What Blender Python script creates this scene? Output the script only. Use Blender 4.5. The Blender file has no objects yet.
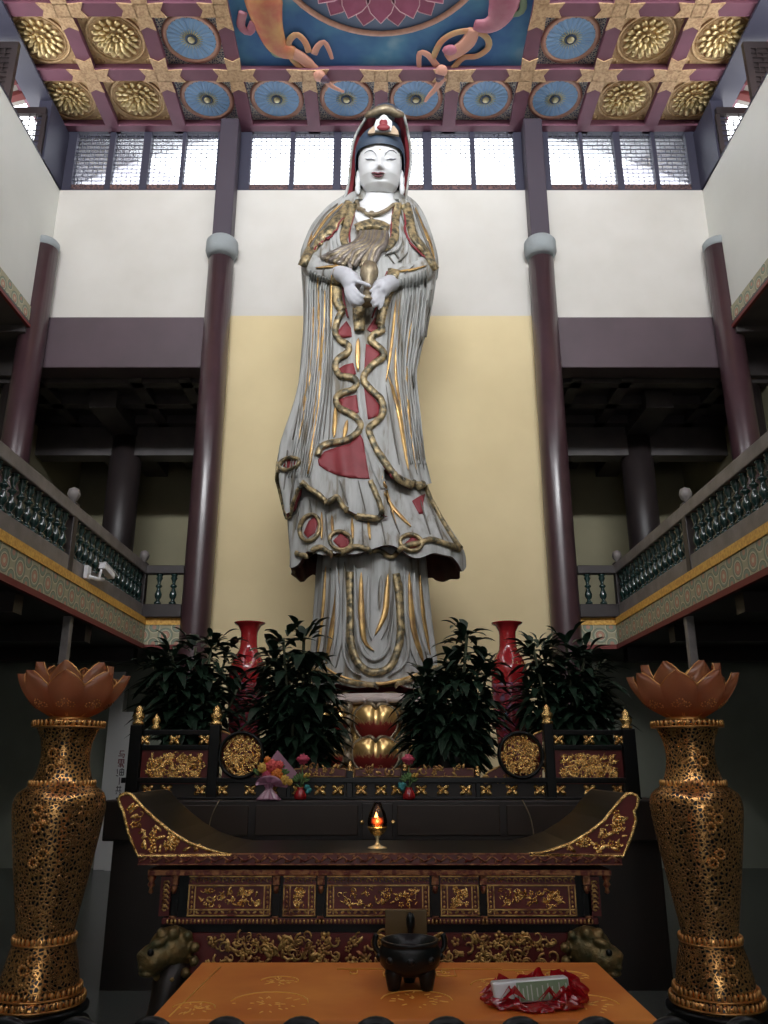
import bpy, bmesh, math, random
from math import sin, cos, tan, pi, radians, sqrt, atan2, exp
from mathutils import Vector, Matrix, Euler
from mathutils.bvhtree import BVHTree
from mathutils.geometry import delaunay_2d_cdt

S = bpy.context.scene
COL = S.collection
# ------------------------------------------------------------------ camera
F, TH, CZ = 800.0, radians(17.5), 1.55
CAM = Vector((0, 0, CZ))
cd = bpy.data.cameras.new('camera'); cam = bpy.data.objects.new('camera', cd); COL.objects.link(cam)
cam.location = CAM; cam.rotation_euler = (pi/2 + TH, 0, 0)
cd.sensor_width = 36; cd.lens = 36*F/1024; cd.clip_start = .05; cd.clip_end = 300
S.camera = cam
S.view_settings.view_transform = 'Standard'; S.view_settings.look = 'None'
S.view_settings.gamma = 1; S.view_settings.use_curve_mapping = False

def ray(px, py):
    dx = (px-384)/F; dy = (512-py)/F
    return Vector((dx, cos(TH)-dy*sin(TH), sin(TH)+dy*cos(TH)))
def P(px, py, D):                       # point of the line of sight lying at distance D down the hall
    r = ray(px, py); return CAM + r*(D/r.y)
def proj(p):                             # image position of a point
    v = Vector(p)-CAM; f = v.y*cos(TH)+v.z*sin(TH); u = -v.y*sin(TH)+v.z*cos(TH)
    return 384+F*v.x/f, 512-F*u/f
def zat(py, D): return P(384, py, D).z
def xat(px, py, D): return P(px, py, D).x

# ------------------------------------------------------------------ mesh builder
class MB:
    def __init__(s): s.v = []; s.f = []; s.m = []; s.s = []
    def add(s, verts, faces, m=0, smooth=True):
        o = len(s.v); s.v += [Vector(v) for v in verts]
        for f in faces: s.f.append([i+o for i in f]); s.m.append(m); s.s.append(smooth)
        return s
    def box(s, x0, x1, y0, y1, z0, z1, m=0, M=None):
        vs = [(x0,y0,z0),(x1,y0,z0),(x1,y1,z0),(x0,y1,z0),(x0,y0,z1),(x1,y0,z1),(x1,y1,z1),(x0,y1,z1)]
        if M is not None: vs = [M @ Vector(v) for v in vs]
        return s.add(vs, [(0,3,2,1),(4,5,6,7),(0,1,5,4),(1,2,6,5),(2,3,7,6),(3,0,4,7)], m, False)
    def cbox(s, c, d, m=0, M=None):
        return s.box(c[0]-d[0]/2, c[0]+d[0]/2, c[1]-d[1]/2, c[1]+d[1]/2, c[2]-d[2]/2, c[2]+d[2]/2, m, M)
    def lathe(s, prof, seg=16, c=(0,0,0), m=0, M=None, smooth=True, sx=1, sy=1):
        vs = []; fs = []
        for r, z in prof:
            for k in range(seg):
                a = 2*pi*k/seg; v = Vector((c[0]+r*cos(a)*sx, c[1]+r*sin(a)*sy, c[2]+z))
                vs.append(M @ v if M is not None else v)
        n = len(prof)
        for i in range(n-1):
            for k in range(seg):
                k2 = (k+1) % seg; fs.append((i*seg+k, i*seg+k2, (i+1)*seg+k2, (i+1)*seg+k))
        if prof[0][0] > 1e-4: fs.append(tuple(range(seg-1, -1, -1)))
        if prof[-1][0] > 1e-4: fs.append(tuple((n-1)*seg+k for k in range(seg)))
        return s.add(vs, fs, m, smooth)
    def tube(s, pts, r, seg=6, m=0, closed=False, flat=1.0, up=None):
        pts = [Vector(p) for p in pts]; n = len(pts)
        if n < 2: return s
        R = r if isinstance(r, (list, tuple)) else [r]*n
        vs = []; fs = []; pn = None
        for i, p in enumerate(pts):
            if closed: t = pts[(i+1) % n]-pts[i-1]
            else: t = pts[min(i+1, n-1)]-pts[max(i-1, 0)]
            if t.length < 1e-9: t = Vector((0,0,1))
            t.normalize()
            if up is not None: nn = Vector(up)-t*t.dot(Vector(up))
            elif pn is None: nn = t.orthogonal()
            else: nn = pn-t*t.dot(pn)
            if nn.length < 1e-6: nn = t.orthogonal()
            nn.normalize(); pn = nn; b = t.cross(nn)
            for k in range(seg):
                a = 2*pi*k/seg; vs.append(p+nn*(cos(a)*R[i]*flat)+b*(sin(a)*R[i]))
        for i in range(n if closed else n-1):
            j = (i+1) % n
            for k in range(seg):
                k2 = (k+1) % seg; fs.append((i*seg+k, i*seg+k2, j*seg+k2, j*seg+k))
        if not closed:
            fs.append(tuple(range(seg-1, -1, -1))); fs.append(tuple((n-1)*seg+k for k in range(seg)))
        return s.add(vs, fs, m, True)
    def ball(s, c, r, seg=10, rings=6, m=0, M=None):
        if not isinstance(r, (list, tuple)): r = (r, r, r)
        vs = []; fs = []; c = Vector(c)
        def tr(v): return c+((M @ v) if M is not None else v)
        vs.append(tr(Vector((0,0,-r[2]))))
        for i in range(1, rings):
            ph = -pi/2+pi*i/rings
            for k in range(seg):
                a = 2*pi*k/seg; vs.append(tr(Vector((r[0]*cos(ph)*cos(a), r[1]*cos(ph)*sin(a), r[2]*sin(ph)))))
        vs.append(tr(Vector((0,0,r[2])))); top = len(vs)-1
        for k in range(seg): fs.append((0, 1+(k+1) % seg, 1+k))
        for i in range(rings-2):
            for k in range(seg):
                k2 = (k+1) % seg; a = 1+i*seg; b = a+seg; fs.append((a+k, a+k2, b+k2, b+k))
        a = 1+(rings-2)*seg
        for k in range(seg): fs.append((a+k, a+(k+1) % seg, top))
        return s.add(vs, fs, m, True)
    def prism(s, poly, fn, d0, d1, m=0, smooth=False):      # poly in 2-D, fn(u,v,d) -> point
        n = len(poly); vs = [fn(u, v, d0) for u, v in poly]+[fn(u, v, d1) for u, v in poly]
        fs = [tuple(range(n)), tuple(range(2*n-1, n-1, -1))]
        for i in range(n): j = (i+1) % n; fs.append((j, i, n+i, n+j))
        return s.add(vs, fs, m, smooth)
    def grid(s, fn, nu, nv, m=0, smooth=True, wrap=False):
        vs = [fn(i/nu, j/nv) for j in range(nv+1) for i in range(nu+(0 if wrap else 1))]
        w = nu if wrap else nu+1; fs = []
        for j in range(nv):
            for i in range(nu):
                i2 = (i+1) % w if wrap else i+1; fs.append((j*w+i, j*w+i2, (j+1)*w+i2, (j+1)*w+i))
        return s.add(vs, fs, m, smooth)
    def build(s, name, mats, parent=None, bevel=0, fixn=True, solid=0, sub=0, origin=None, weld=False):
        if not isinstance(mats, (list, tuple)): mats = [mats]
        if parent is not None: off = wloc(parent)
        elif origin is not None: off = Vector(origin)
        else:
            xs = [v.x for v in s.v]; ys = [v.y for v in s.v]; zs = [v.z for v in s.v]
            off = Vector(((min(xs)+max(xs))/2, (min(ys)+max(ys))/2, min(zs)))
        me = bpy.data.meshes.new(name)
        me.from_pydata([v-off for v in s.v], [], s.f)
        me.polygons.foreach_set('use_smooth', s.s); me.polygons.foreach_set('material_index', s.m)
        for m in mats: me.materials.append(m)
        if fixn or weld:
            b = bmesh.new(); b.from_mesh(me)
            if weld: bmesh.ops.remove_doubles(b, verts=b.verts, dist=1e-4)
            if fixn: bmesh.ops.recalc_face_normals(b, faces=b.faces)
            b.to_mesh(me); b.free()
        me.update()
        o = bpy.data.objects.new(name, me); COL.objects.link(o)
        if parent is not None: o.parent = parent
        else: o.location = off
        if solid:
            k = o.modifiers.new('solid', 'SOLIDIFY'); k.thickness = solid; k.offset = 0
        if bevel:
            k = o.modifiers.new('bevel', 'BEVEL'); k.width = bevel; k.segments = 2; k.limit_method = 'ANGLE'; k.angle_limit = radians(50)
        if sub:
            k = o.modifiers.new('sub', 'SUBSURF'); k.levels = sub; k.render_levels = sub
        return o

def wloc(o):
    v = Vector((0,0,0))
    while o is not None: v += o.location; o = o.parent
    return v
def tag(o, label=None, cat=None, group=None, kind=None):
    if label: o['label'] = label
    if cat: o['category'] = cat
    if group: o['group'] = group
    if kind: o['kind'] = kind
    return o
def thing(name, label, cat, loc=(0,0,0), group=None):
    o = bpy.data.objects.new(name, None); COL.objects.link(o); o.location = loc; o.empty_display_size = .1
    return tag(o, label, cat, group)
def struct(o, label=None):
    o['kind'] = 'structure'
    if label: o['label'] = label
    return o
def kids(o): return [c for c in COL.objects if c.parent == o]
def dup(o, parent=None):
    c = o.copy(); COL.objects.link(c); c.parent = parent
    for k in kids(o): dup(k, c)
    return c
def remesh(o, voxel, smooth=4):                # several blended shapes become one continuous skin
    k = o.modifiers.new('r', 'REMESH'); k.mode = 'VOXEL'; k.voxel_size = voxel; k.use_smooth_shade = True
    if smooth:
        k = o.modifiers.new('s', 'SMOOTH'); k.factor = .5; k.iterations = smooth
    dg = bpy.context.evaluated_depsgraph_get(); dg.update()
    me = bpy.data.meshes.new_from_object(o.evaluated_get(dg))
    old = o.data; mats = list(old.materials); o.modifiers.clear(); o.data = me
    if not me.materials:
        for m in mats: me.materials.append(m)
    me.polygons.foreach_set('use_smooth', [True]*len(me.polygons))
    return o
def catmull(pts, step=2.5, closed=False):
    pts = [Vector(p) for p in pts]; out = []; n = len(pts)
    rng = range(n if closed else n-1)
    for i in rng:
        if closed: p0, p1, p2, p3 = pts[i-1], pts[i], pts[(i+1) % n], pts[(i+2) % n]
        else: p0, p1, p2, p3 = pts[max(i-1,0)], pts[i], pts[i+1], pts[min(i+2,n-1)]
        k = max(1, int(round((p2-p1).length/step)))
        for j in range(k):
            t = j/k; t2 = t*t; t3 = t2*t
            out.append(.5*((2*p1)+(p2-p0)*t+(2*p0-5*p1+4*p2-p3)*t2+(3*p1-p0-3*p2+p3)*t3))
    if not closed: out.append(pts[-1])
    return out
def interp(xs, ys, x):
    if x <= xs[0]: return ys[0]
    for i in range(len(xs)-1):
        if x <= xs[i+1]:
            t = (x-xs[i])/(xs[i+1]-xs[i]); return ys[i]+(ys[i+1]-ys[i])*t
    return ys[-1]

# ------------------------------------------------------------------ materials
def nm(name):
    m = bpy.data.materials.new(name); m.use_nodes = True
    nt = m.node_tree; b = nt.nodes['Principled BSDF']; return m, nt, b
def L(nt, a, b): nt.links.new(a, b)
def node(nt, t, **kw):
    n = nt.nodes.new(t)
    for k, v in kw.items():
        if k.startswith('i_'):
            key = k[2:]; n.inputs[int(key) if key.isdigit() else key.replace('_', ' ')].default_value = v
        else: setattr(n, k, v)
    return n
def c4(c): return (c[0], c[1], c[2], 1)
def mat(name, col, rough=.5, metal=0, col2=None, nscale=6, nlo=.35, nhi=.7, bump=0, bscale=40, coat=0, spec=None, detail=4):
    m, nt, b = nm(name)
    b.inputs['Base Color'].default_value = c4(col); b.inputs['Roughness'].default_value = rough
    b.inputs['Metallic'].default_value = metal
    if coat: b.inputs['Coat Weight'].default_value = coat; b.inputs['Coat Roughness'].default_value = .15
    if spec is not None: b.inputs['Specular IOR Level'].default_value = spec
    tc = node(nt, 'ShaderNodeTexCoord')
    if col2 is not None:
        n = node(nt, 'ShaderNodeTexNoise', i_Scale=nscale, i_Detail=detail); L(nt, tc.outputs['Object'], n.inputs['Vector'])
        r = node(nt, 'ShaderNodeValToRGB'); r.color_ramp.elements[0].position = nlo; r.color_ramp.elements[1].position = nhi
        r.color_ramp.elements[0].color = c4(col); r.color_ramp.elements[1].color = c4(col2)
        L(nt, n.outputs['Fac'], r.inputs['Fac']); L(nt, r.outputs['Color'], b.inputs['Base Color'])
    if bump:
        n = node(nt, 'ShaderNodeTexNoise', i_Scale=bscale, i_Detail=3); L(nt, tc.outputs['Object'], n.inputs['Vector'])
        bp = node(nt, 'ShaderNodeBump', i_Strength=bump, i_Distance=.02); L(nt, n.outputs['Fac'], bp.inputs['Height'])
        L(nt, bp.outputs['Normal'], b.inputs['Normal'])
    return m
def cellmat(name, ridge, cell, scale, metal=.9, rough=.35, width=.12, bump=.8, cell2=None, dist=.02):
    m, nt, b = nm(name); tc = node(nt, 'ShaderNodeTexCoord')
    v = node(nt, 'ShaderNodeTexVoronoi', feature='DISTANCE_TO_EDGE', i_Scale=scale); L(nt, tc.outputs['Object'], v.inputs['Vector'])
    r = node(nt, 'ShaderNodeValToRGB'); r.color_ramp.elements[0].position = width*.5; r.color_ramp.elements[1].position = width
    r.color_ramp.elements[0].color = (1,1,1,1); r.color_ramp.elements[1].color = (0,0,0,1)
    L(nt, v.outputs['Distance'], r.inputs['Fac'])
    mx = node(nt, 'ShaderNodeMix', data_type='RGBA'); L(nt, r.outputs['Color'], mx.inputs['Factor'])
    mx.inputs['A'].default_value = c4(cell); mx.inputs['B'].default_value = c4(ridge)
    if cell2 is not None:
        v2 = node(nt, 'ShaderNodeTexVoronoi', i_Scale=scale); L(nt, tc.outputs['Object'], v2.inputs['Vector'])
        m2 = node(nt, 'ShaderNodeMix', data_type='RGBA'); m2.inputs['A'].default_value = c4(cell); m2.inputs['B'].default_value = c4(cell2)
        sp = node(nt, 'ShaderNodeSeparateColor'); L(nt, v2.outputs['Color'], sp.inputs['Color'])
        L(nt, sp.outputs[0], m2.inputs['Factor']); L(nt, m2.outputs['Result'], mx.inputs['A'])
    L(nt, mx.outputs['Result'], b.inputs['Base Color'])
    ml = node(nt, 'ShaderNodeMath', operation='MULTIPLY'); ml.inputs[1].default_value = metal; L(nt, r.outputs['Color'], ml.inputs[0])
    L(nt, ml.outputs[0], b.inputs['Metallic']); b.inputs['Roughness'].default_value = rough
    bp = node(nt, 'ShaderNodeBump', i_Strength=bump, i_Distance=dist); L(nt, r.outputs['Color'], bp.inputs['Height'])
    L(nt, bp.outputs['Normal'], b.inputs['Normal'])
    return m
def mathn(nt, op, a, b=None):
    n = node(nt, 'ShaderNodeMath', operation=op)
    for i, x in enumerate((a, b)):
        if x is None: continue
        if isinstance(x, (int, float)): n.inputs[i].default_value = x
        else: L(nt, x, n.inputs[i])
    return n.outputs[0]
def fascia_mat(name, axis, pitch, zc):
    """painted band: row of linked rosettes and scrolls on grey green"""
    m, nt, b = nm(name); tc = node(nt, 'ShaderNodeNewGeometry'); sp = node(nt, 'ShaderNodeSeparateXYZ')
    L(nt, tc.outputs['Position'], sp.inputs[0]); u0 = sp.outputs[axis]; z = mathn(nt, 'SUBTRACT', sp.outputs[2], zc)
    def cells(sh):
        f = mathn(nt, 'FRACT', mathn(nt, 'DIVIDE', mathn(nt, 'ADD', u0, 50+sh), pitch))
        return mathn(nt, 'MULTIPLY', mathn(nt, 'SUBTRACT', f, .5), pitch)
    def dist(u, w, sc=1.0):
        return mathn(nt, 'SQRT', mathn(nt, 'ADD', mathn(nt, 'POWER', u, 2), mathn(nt, 'POWER', mathn(nt, 'MULTIPLY', w, sc), 2)))
    d1 = dist(cells(0), z); zz = mathn(nt, 'SUBTRACT', mathn(nt, 'ABSOLUTE', z), .12)
    d2 = dist(cells(pitch/2), zz)
    def ramp(fac, stops):
        r = node(nt, 'ShaderNodeValToRGB'); r.color_ramp.interpolation = 'CONSTANT'
        e = r.color_ramp.elements; e[0].position = stops[0][0]; e[0].color = c4(stops[0][1]); e[1].position = stops[1][0]; e[1].color = c4(stops[1][1])
        for p, c in stops[2:]:
            k = e.new(p); k.color = c4(c)
        L(nt, fac, r.inputs['Fac']); return r.outputs['Color']
    base, pk, gr, dk, cr = (.46,.44,.29), (.62,.26,.19), (.22,.32,.25), (.10,.12,.10), (.70,.64,.44)
    s = 4.0
    a = ramp(mathn(nt, 'MULTIPLY', d1, s), [(0, cr), (.1, pk), (.24, dk), (.27, cr), (.33, gr), (.42, dk), (.45, base)])
    c = ramp(mathn(nt, 'MULTIPLY', d2, s), [(0, pk), (.12, gr), (.26, dk), (.3, cr), (.36, base)])
    mx = node(nt, 'ShaderNodeMix', data_type='RGBA'); L(nt, mathn(nt, 'LESS_THAN', d1, .113), mx.inputs['Factor'])
    L(nt, c, mx.inputs['A']); L(nt, a, mx.inputs['B'])
    n = node(nt, 'ShaderNodeTexNoise', i_Scale=30, i_Detail=3); L(nt, tc.outputs['Position'], n.inputs['Vector'])
    m2 = node(nt, 'ShaderNodeMix', data_type='RGBA', blend_type='MULTIPLY'); m2.inputs['Factor'].default_value = .3
    L(nt, mx.outputs['Result'], m2.inputs['A']); L(nt, n.outputs['Color'], m2.inputs['B'])
    h = node(nt, 'ShaderNodeMix', data_type='RGBA'); h.inputs['Factor'].default_value = .25; h.inputs['B'].default_value = c4(base)
    L(nt, m2.outputs['Result'], h.inputs['A'])
    L(nt, h.outputs['Result'], b.inputs['Base Color']); b.inputs['Roughness'].default_value = .6
    return m

M = {}
M['white'] = mat('white_paint', (.64,.62,.58), .8, col2=(.59,.57,.525), nscale=1.3)
M['sidewhite'] = mat('side_white_paint', (.74,.75,.70), .6, col2=(.69,.70,.65), nscale=.9)
M['cream'] = mat('cream_paint', (.76,.63,.37), .8, col2=(.70,.575,.33), nscale=1.1)
M['olive'] = mat('olive_wall', (.34,.31,.2), .8, col2=(.28,.26,.17), nscale=1.1)
M['lowwall'] = mat('lower_wall', (.30,.32,.26), .8, col2=(.24,.26,.21), nscale=1.3)
M['column'] = mat('maroon_lacquer', (.062,.030,.036), .34, col2=(.045,.022,.027), nscale=2.5, coat=.3, bump=.06, bscale=9)
M['post'] = mat('brown_post', (.055,.043,.06), .5)
M['beam'] = mat('purple_beam', (.085,.056,.07), .55, col2=(.07,.047,.058), nscale=1.5)
M['darkwood'] = mat('dark_wood', (.030,.022,.022), .45, col2=(.02,.015,.016), nscale=3)
M['frame'] = mat('window_wood', (.042,.042,.070), .5)  # blue haze around the bright windows is tinted into the wood colour
M['framecarve'] = cellmat('carved_window_board', (.20,.11,.10), (.06,.04,.05), 18, metal=0, rough=.6)
M['ring'] = mat('grey_stone', (.30,.33,.34), .8, bump=.3, bscale=18)
M['maroon'] = mat('ceiling_maroon', (.20,.075,.115), .6, col2=(.17,.062,.095), nscale=3)  # ceiling maroon, golds and blue are paled to carry the window haze
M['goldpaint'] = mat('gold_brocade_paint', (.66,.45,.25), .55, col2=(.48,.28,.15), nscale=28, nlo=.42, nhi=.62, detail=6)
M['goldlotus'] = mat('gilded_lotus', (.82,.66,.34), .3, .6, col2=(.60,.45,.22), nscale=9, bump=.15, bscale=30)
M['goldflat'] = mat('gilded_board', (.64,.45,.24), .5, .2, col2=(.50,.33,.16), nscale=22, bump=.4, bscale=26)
M['gold'] = mat('gold_leaf', (.95,.64,.24), .24, .9, col2=(.45,.22,.06), nscale=22, nlo=.48, nhi=.72, bump=.6, bscale=60)
M['goldred'] = mat('gold_leaf_worn', (.62,.40,.14), .38, .75, col2=(.20,.05,.03), nscale=14, nlo=.5, nhi=.7, bump=.35, bscale=50)
M['navy'] = mat('navy_paint', (.05,.09,.17), .5)
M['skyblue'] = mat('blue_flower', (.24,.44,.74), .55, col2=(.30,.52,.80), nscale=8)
M['darkblue'] = cellmat('blue_scroll_board', (.60,.58,.50), (.06,.09,.17), 26, metal=0, rough=.6, width=.16, bump=.2)
M['salmon'] = mat('salmon_rim', (.56,.31,.23), .55, col2=(.47,.25,.18), nscale=12)
M['palegold'] = mat('pale_gold', (.66,.60,.36), .4, .4)
M['pinkpetal'] = mat('pink_petal', (.42,.10,.20), .55, col2=(.34,.07,.15), nscale=4)
M['pinkedge'] = mat('pink_petal_edge', (.62,.36,.42), .55)
M['balnavy'] = mat('green_glaze', (.012,.035,.032), .12, coat=.5)
M['galceil'] = mat('gallery_ceiling_wood', (.085,.075,.075), .5, col2=(.06,.05,.055), nscale=3)
M['railwood'] = mat('worn_rail_wood', (.15,.135,.13), .45, col2=(.24,.22,.21), nscale=5, bump=.1)
M['railgold'] = mat('gold_band', (.85,.52,.11), .5, col2=(.66,.33,.06), nscale=30, nlo=.4, nhi=.6)
M['redstrip'] = mat('red_strip', (.20,.035,.03), .6)
M['fasY'] = fascia_mat('painted_fascia_side', 1, .34, 3.376)
M['fasX'] = fascia_mat('painted_fascia_back', 0, .34, 3.376)
M['fasU'] = fascia_mat('painted_fascia_upper', 1, .40, 8.55)
M['floor'] = None
M['black'] = mat('black_lacquer', (.007,.008,.008), .3, spec=.24)
M['blackwood'] = mat('black_wood', (.012,.009,.007), .45, col2=(.018,.012,.009), nscale=4)
M['brownwood'] = mat('brown_wood', (.028,.016,.009), .5, col2=(.020,.011,.006), nscale=5)
M['redlac'] = mat('red_lacquer', (.13,.015,.012), .38, col2=(.085,.010,.009), nscale=7)
M['redcarve'] = mat('red_gold_border', (.34,.15,.06), .45, .3, col2=(.14,.03,.02), nscale=40, nlo=.45, nhi=.58, bump=.4, bscale=50)
M['porcred'] = mat('red_porcelain', (.36,.018,.022), .12, coat=.6)
M['vasepattern'] = cellmat('painted_porcelain', (.28,.04,.05), (.10,.13,.18), 14, metal=0, rough=.15, width=.3, bump=0, cell2=(.35,.08,.2))
M['leaf'] = mat('dark_leaf', (.010,.027,.015), .45, col2=(.016,.042,.022), nscale=9)
M['stem'] = mat('plant_stem', (.10,.12,.07), .6)
M['pot'] = mat('dark_pot', (.03,.025,.022), .4)
M['bronze'] = cellmat('gold_net_vase', (.85,.46,.16), (.014,.015,.010), 42, metal=.85, rough=.24, width=.20, bump=1.0, dist=.02)
M['bronzerim'] = mat('gold_rim', (.70,.38,.13), .3, .85)
def streaked(name, c1, c2, c3):
    m, nt, b = nm(name); tc = node(nt, 'ShaderNodeTexCoord'); mp = node(nt, 'ShaderNodeMapping'); mp.inputs['Scale'].default_value = (5,5,.55); L(nt, tc.outputs['Object'], mp.inputs[0])
    n = node(nt, 'ShaderNodeTexNoise', i_Scale=1.6, i_Detail=5, i_Roughness=.6); L(nt, mp.outputs[0], n.inputs['Vector'])
    r = node(nt, 'ShaderNodeValToRGB'); e = r.color_ramp.elements; e[0].position = .34; e[0].color = c4(c3); e[1].position = .58; e[1].color = c4(c1); k = e.new(.45); k.color = c4(c2)
    L(nt, n.outputs['Fac'], r.inputs['Fac']); L(nt, r.outputs['Color'], b.inputs['Base Color']); b.inputs['Roughness'].default_value = .58
    bp = node(nt, 'ShaderNodeBump', i_Strength=.25, i_Distance=.03); L(nt, n.outputs['Fac'], bp.inputs['Height']); L(nt, bp.outputs['Normal'], b.inputs['Normal']); return m
M['robe'] = streaked('robe_grey_paint', (.46,.47,.46), (.37,.375,.36), (.19,.165,.12))
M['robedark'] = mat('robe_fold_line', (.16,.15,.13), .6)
M['brocade'] = mat('gold_brocade_border', (.09,.085,.06), .42, .45, col2=(.52,.40,.21), nscale=13, nlo=.38, nhi=.62, bump=.5, bscale=30, detail=6)
M['statgold'] = mat('robe_gold_stripe', (.72,.47,.18), .36, .7, col2=(.33,.20,.10), nscale=5, nlo=.42, nhi=.72, bump=.2, bscale=20)
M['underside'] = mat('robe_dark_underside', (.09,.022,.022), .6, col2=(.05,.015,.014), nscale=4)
M['statred'] = mat('robe_red_lining', (.27,.035,.045), .55, col2=(.20,.025,.03), nscale=5)
M['skin'] = mat('white_face_paint', (.74,.755,.765), .45)
M['hairblue'] = mat('hair_blue_black', (.035,.06,.10), .45)
M['lip'] = mat('lip_paint', (.17,.055,.07), .5)
M['ink'] = mat('brow_ink', (.16,.17,.20), .6)
M['tan'] = mat('tan_crown', (.50,.38,.26), .55)
M['dullgold'] = mat('dull_gold_trim', (.34,.28,.18), .45, .5, col2=(.2,.16,.11), nscale=14, bump=.4, bscale=24)
M['strand'] = mat('grey_strand', (.24,.21,.18), .4, .3, col2=(.12,.10,.09), nscale=9)
def petal_mat():
    m, nt, b = nm('gold_to_red_petal'); tc = node(nt, 'ShaderNodeTexCoord'); sp = node(nt, 'ShaderNodeSeparateXYZ')
    L(nt, tc.outputs['Generated'], sp.inputs[0]); n = node(nt, 'ShaderNodeTexNoise', i_Scale=7.0, i_Detail=3)
    mp = node(nt, 'ShaderNodeMapping'); mp.inputs['Scale'].default_value = (3,3,.4); L(nt, tc.outputs['Generated'], mp.inputs[0]); L(nt, mp.outputs[0], n.inputs['Vector'])
    f = mathn(nt, 'ADD', sp.outputs[2], mathn(nt, 'MULTIPLY', mathn(nt, 'SUBTRACT', n.outputs['Fac'], .5), .5))
    r = node(nt, 'ShaderNodeValToRGB'); r.color_ramp.elements[0].position = .42; r.color_ramp.elements[1].position = .56
    r.color_ramp.elements[0].color = (.22,.022,.018,1); r.color_ramp.elements[1].color = (.80,.55,.22,1)
    L(nt, f, r.inputs['Fac']); L(nt, r.outputs['Color'], b.inputs['Base Color'])
    r2 = node(nt, 'ShaderNodeValToRGB'); r2.color_ramp.elements[0].position = .42; r2.color_ramp.elements[1].position = .56
    L(nt, f, r2.inputs['Fac']); L(nt, mathn(nt, 'MULTIPLY', r2.outputs['Color'], .85), b.inputs['Metallic']); b.inputs['Roughness'].default_value = .3
    return m
M['petal'] = petal_mat()
def glassy(name, tint, fac, rough=.08):
    m, nt, b = nm(name); out = nt.nodes['Material Output']; nt.nodes.remove(b)
    t = node(nt, 'ShaderNodeBsdfTransparent'); t.inputs[0].default_value = c4(tint)
    g = node(nt, 'ShaderNodeBsdfGlossy'); g.inputs['Roughness'].default_value = rough
    fr = node(nt, 'ShaderNodeFresnel', i_IOR=1.45); mx = node(nt, 'ShaderNodeMixShader')
    L(nt, mathn(nt, 'ADD', fr.outputs[0], fac), mx.inputs[0]); L(nt, t.outputs[0], mx.inputs[1]); L(nt, g.outputs[0], mx.inputs[2]); L(nt, mx.outputs[0], out.inputs[0])
    return m
M['glass'] = glassy('window_glass', (.97,.98,1), 0)
M['cupglass'] = glassy('lamp_glass', (.99,.95,.90), -.02)
M['tableglass'] = None
def translucent(name, col, tcol, w, gl, tr=0.0):
    m, nt, b = nm(name); out = nt.nodes['Material Output']; nt.nodes.remove(b)
    d = node(nt, 'ShaderNodeBsdfDiffuse'); d.inputs[0].default_value = c4(col)
    t = node(nt, 'ShaderNodeBsdfTranslucent'); t.inputs[0].default_value = c4(tcol)
    g = node(nt, 'ShaderNodeBsdfGlossy'); g.inputs['Roughness'].default_value = .2
    a = node(nt, 'ShaderNodeMixShader', i_0=w); L(nt, d.outputs[0], a.inputs[1]); L(nt, t.outputs[0], a.inputs[2])
    c = node(nt, 'ShaderNodeMixShader', i_0=gl); L(nt, a.outputs[0], c.inputs[1]); L(nt, g.outputs[0], c.inputs[2])
    e = node(nt, 'ShaderNodeMixShader', i_0=tr); x = node(nt, 'ShaderNodeBsdfTransparent'); x.inputs[0].default_value = c4(tcol)
    L(nt, c.outputs[0], e.inputs[1]); L(nt, x.outputs[0], e.inputs[2]); L(nt, e.outputs[0], out.inputs[0])
    return m
M['lampetal'] = translucent('amber_petal', (.52,.24,.13), (.80,.45,.26), .5, .07, .34)
M['bag'] = translucent('red_plastic', (.50,.012,.022), (.65,.02,.04), .5, .16, .12)
M['wrap'] = translucent('pink_wrap', (.55,.27,.40), (.6,.3,.45), .4, .12)
def emit(name, col, st):
    m, nt, b = nm(name); b.inputs['Base Color'].default_value = c4(col)
    b.inputs['Emission Color'].default_value = c4(col); b.inputs['Emission Strength'].default_value = st; return m
M['flame'] = emit('flame', (1,.42,.10), 9)
M['boardwhite'] = mat('white_board', (.72,.72,.70), .6)
M['whiteplastic'] = mat('white_plastic', (.78,.78,.80), .4)
M['signred'] = mat('sign_red', (.22,.05,.06), .7)
M['signdark'] = mat('sign_ink', (.10,.10,.10), .7)
M['iron'] = mat('black_iron', (.006,.008,.008), .33, spec=.28)
def tiles():
    m, nt, b = nm('grey_floor_tile'); g = node(nt, 'ShaderNodeNewGeometry')
    br = node(nt, 'ShaderNodeTexBrick', offset=0.0, i_Scale=1.0); br.inputs['Brick Width'].default_value = .8; br.inputs['Row Height'].default_value = .8
    br.inputs['Mortar Size'].default_value = .008; br.inputs['Color1'].default_value = (.10,.115,.10,1); br.inputs['Color2'].default_value = (.085,.10,.09,1); br.inputs['Mortar'].default_value = (.08,.08,.08,1)
    L(nt, g.outputs['Position'], br.inputs['Vector']); L(nt, br.outputs['Color'], b.inputs['Base Color']); b.inputs['Roughness'].default_value = .25
    return m
M['floor'] = tiles()
def muralmat():
    m, nt, b = nm('painted_sky'); tc = node(nt, 'ShaderNodeTexCoord')
    n = node(nt, 'ShaderNodeTexNoise', i_Scale=.75, i_Detail=4, i_Roughness=.5); L(nt, tc.outputs['Object'], n.inputs['Vector'])
    r = node(nt, 'ShaderNodeValToRGB'); e = r.color_ramp.elements; e[0].position = .44; e[0].color = (.035,.14,.36,1); e[1].position = .72; e[1].color = (.36,.52,.60,1)
    k = e.new(.57); k.color = (.08,.27,.46,1)
    L(nt, n.outputs['Fac'], r.inputs['Fac']); L(nt, r.outputs['Color'], b.inputs['Base Color']); b.inputs['Roughness'].default_value = .65
    return m
M['mural'] = muralmat()
M['figskin'] = mat('painted_skin', (.60,.30,.22), .6)
M['figred'] = mat('painted_red_skirt', (.50,.13,.08), .6, col2=(.58,.33,.12), nscale=3)
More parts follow.
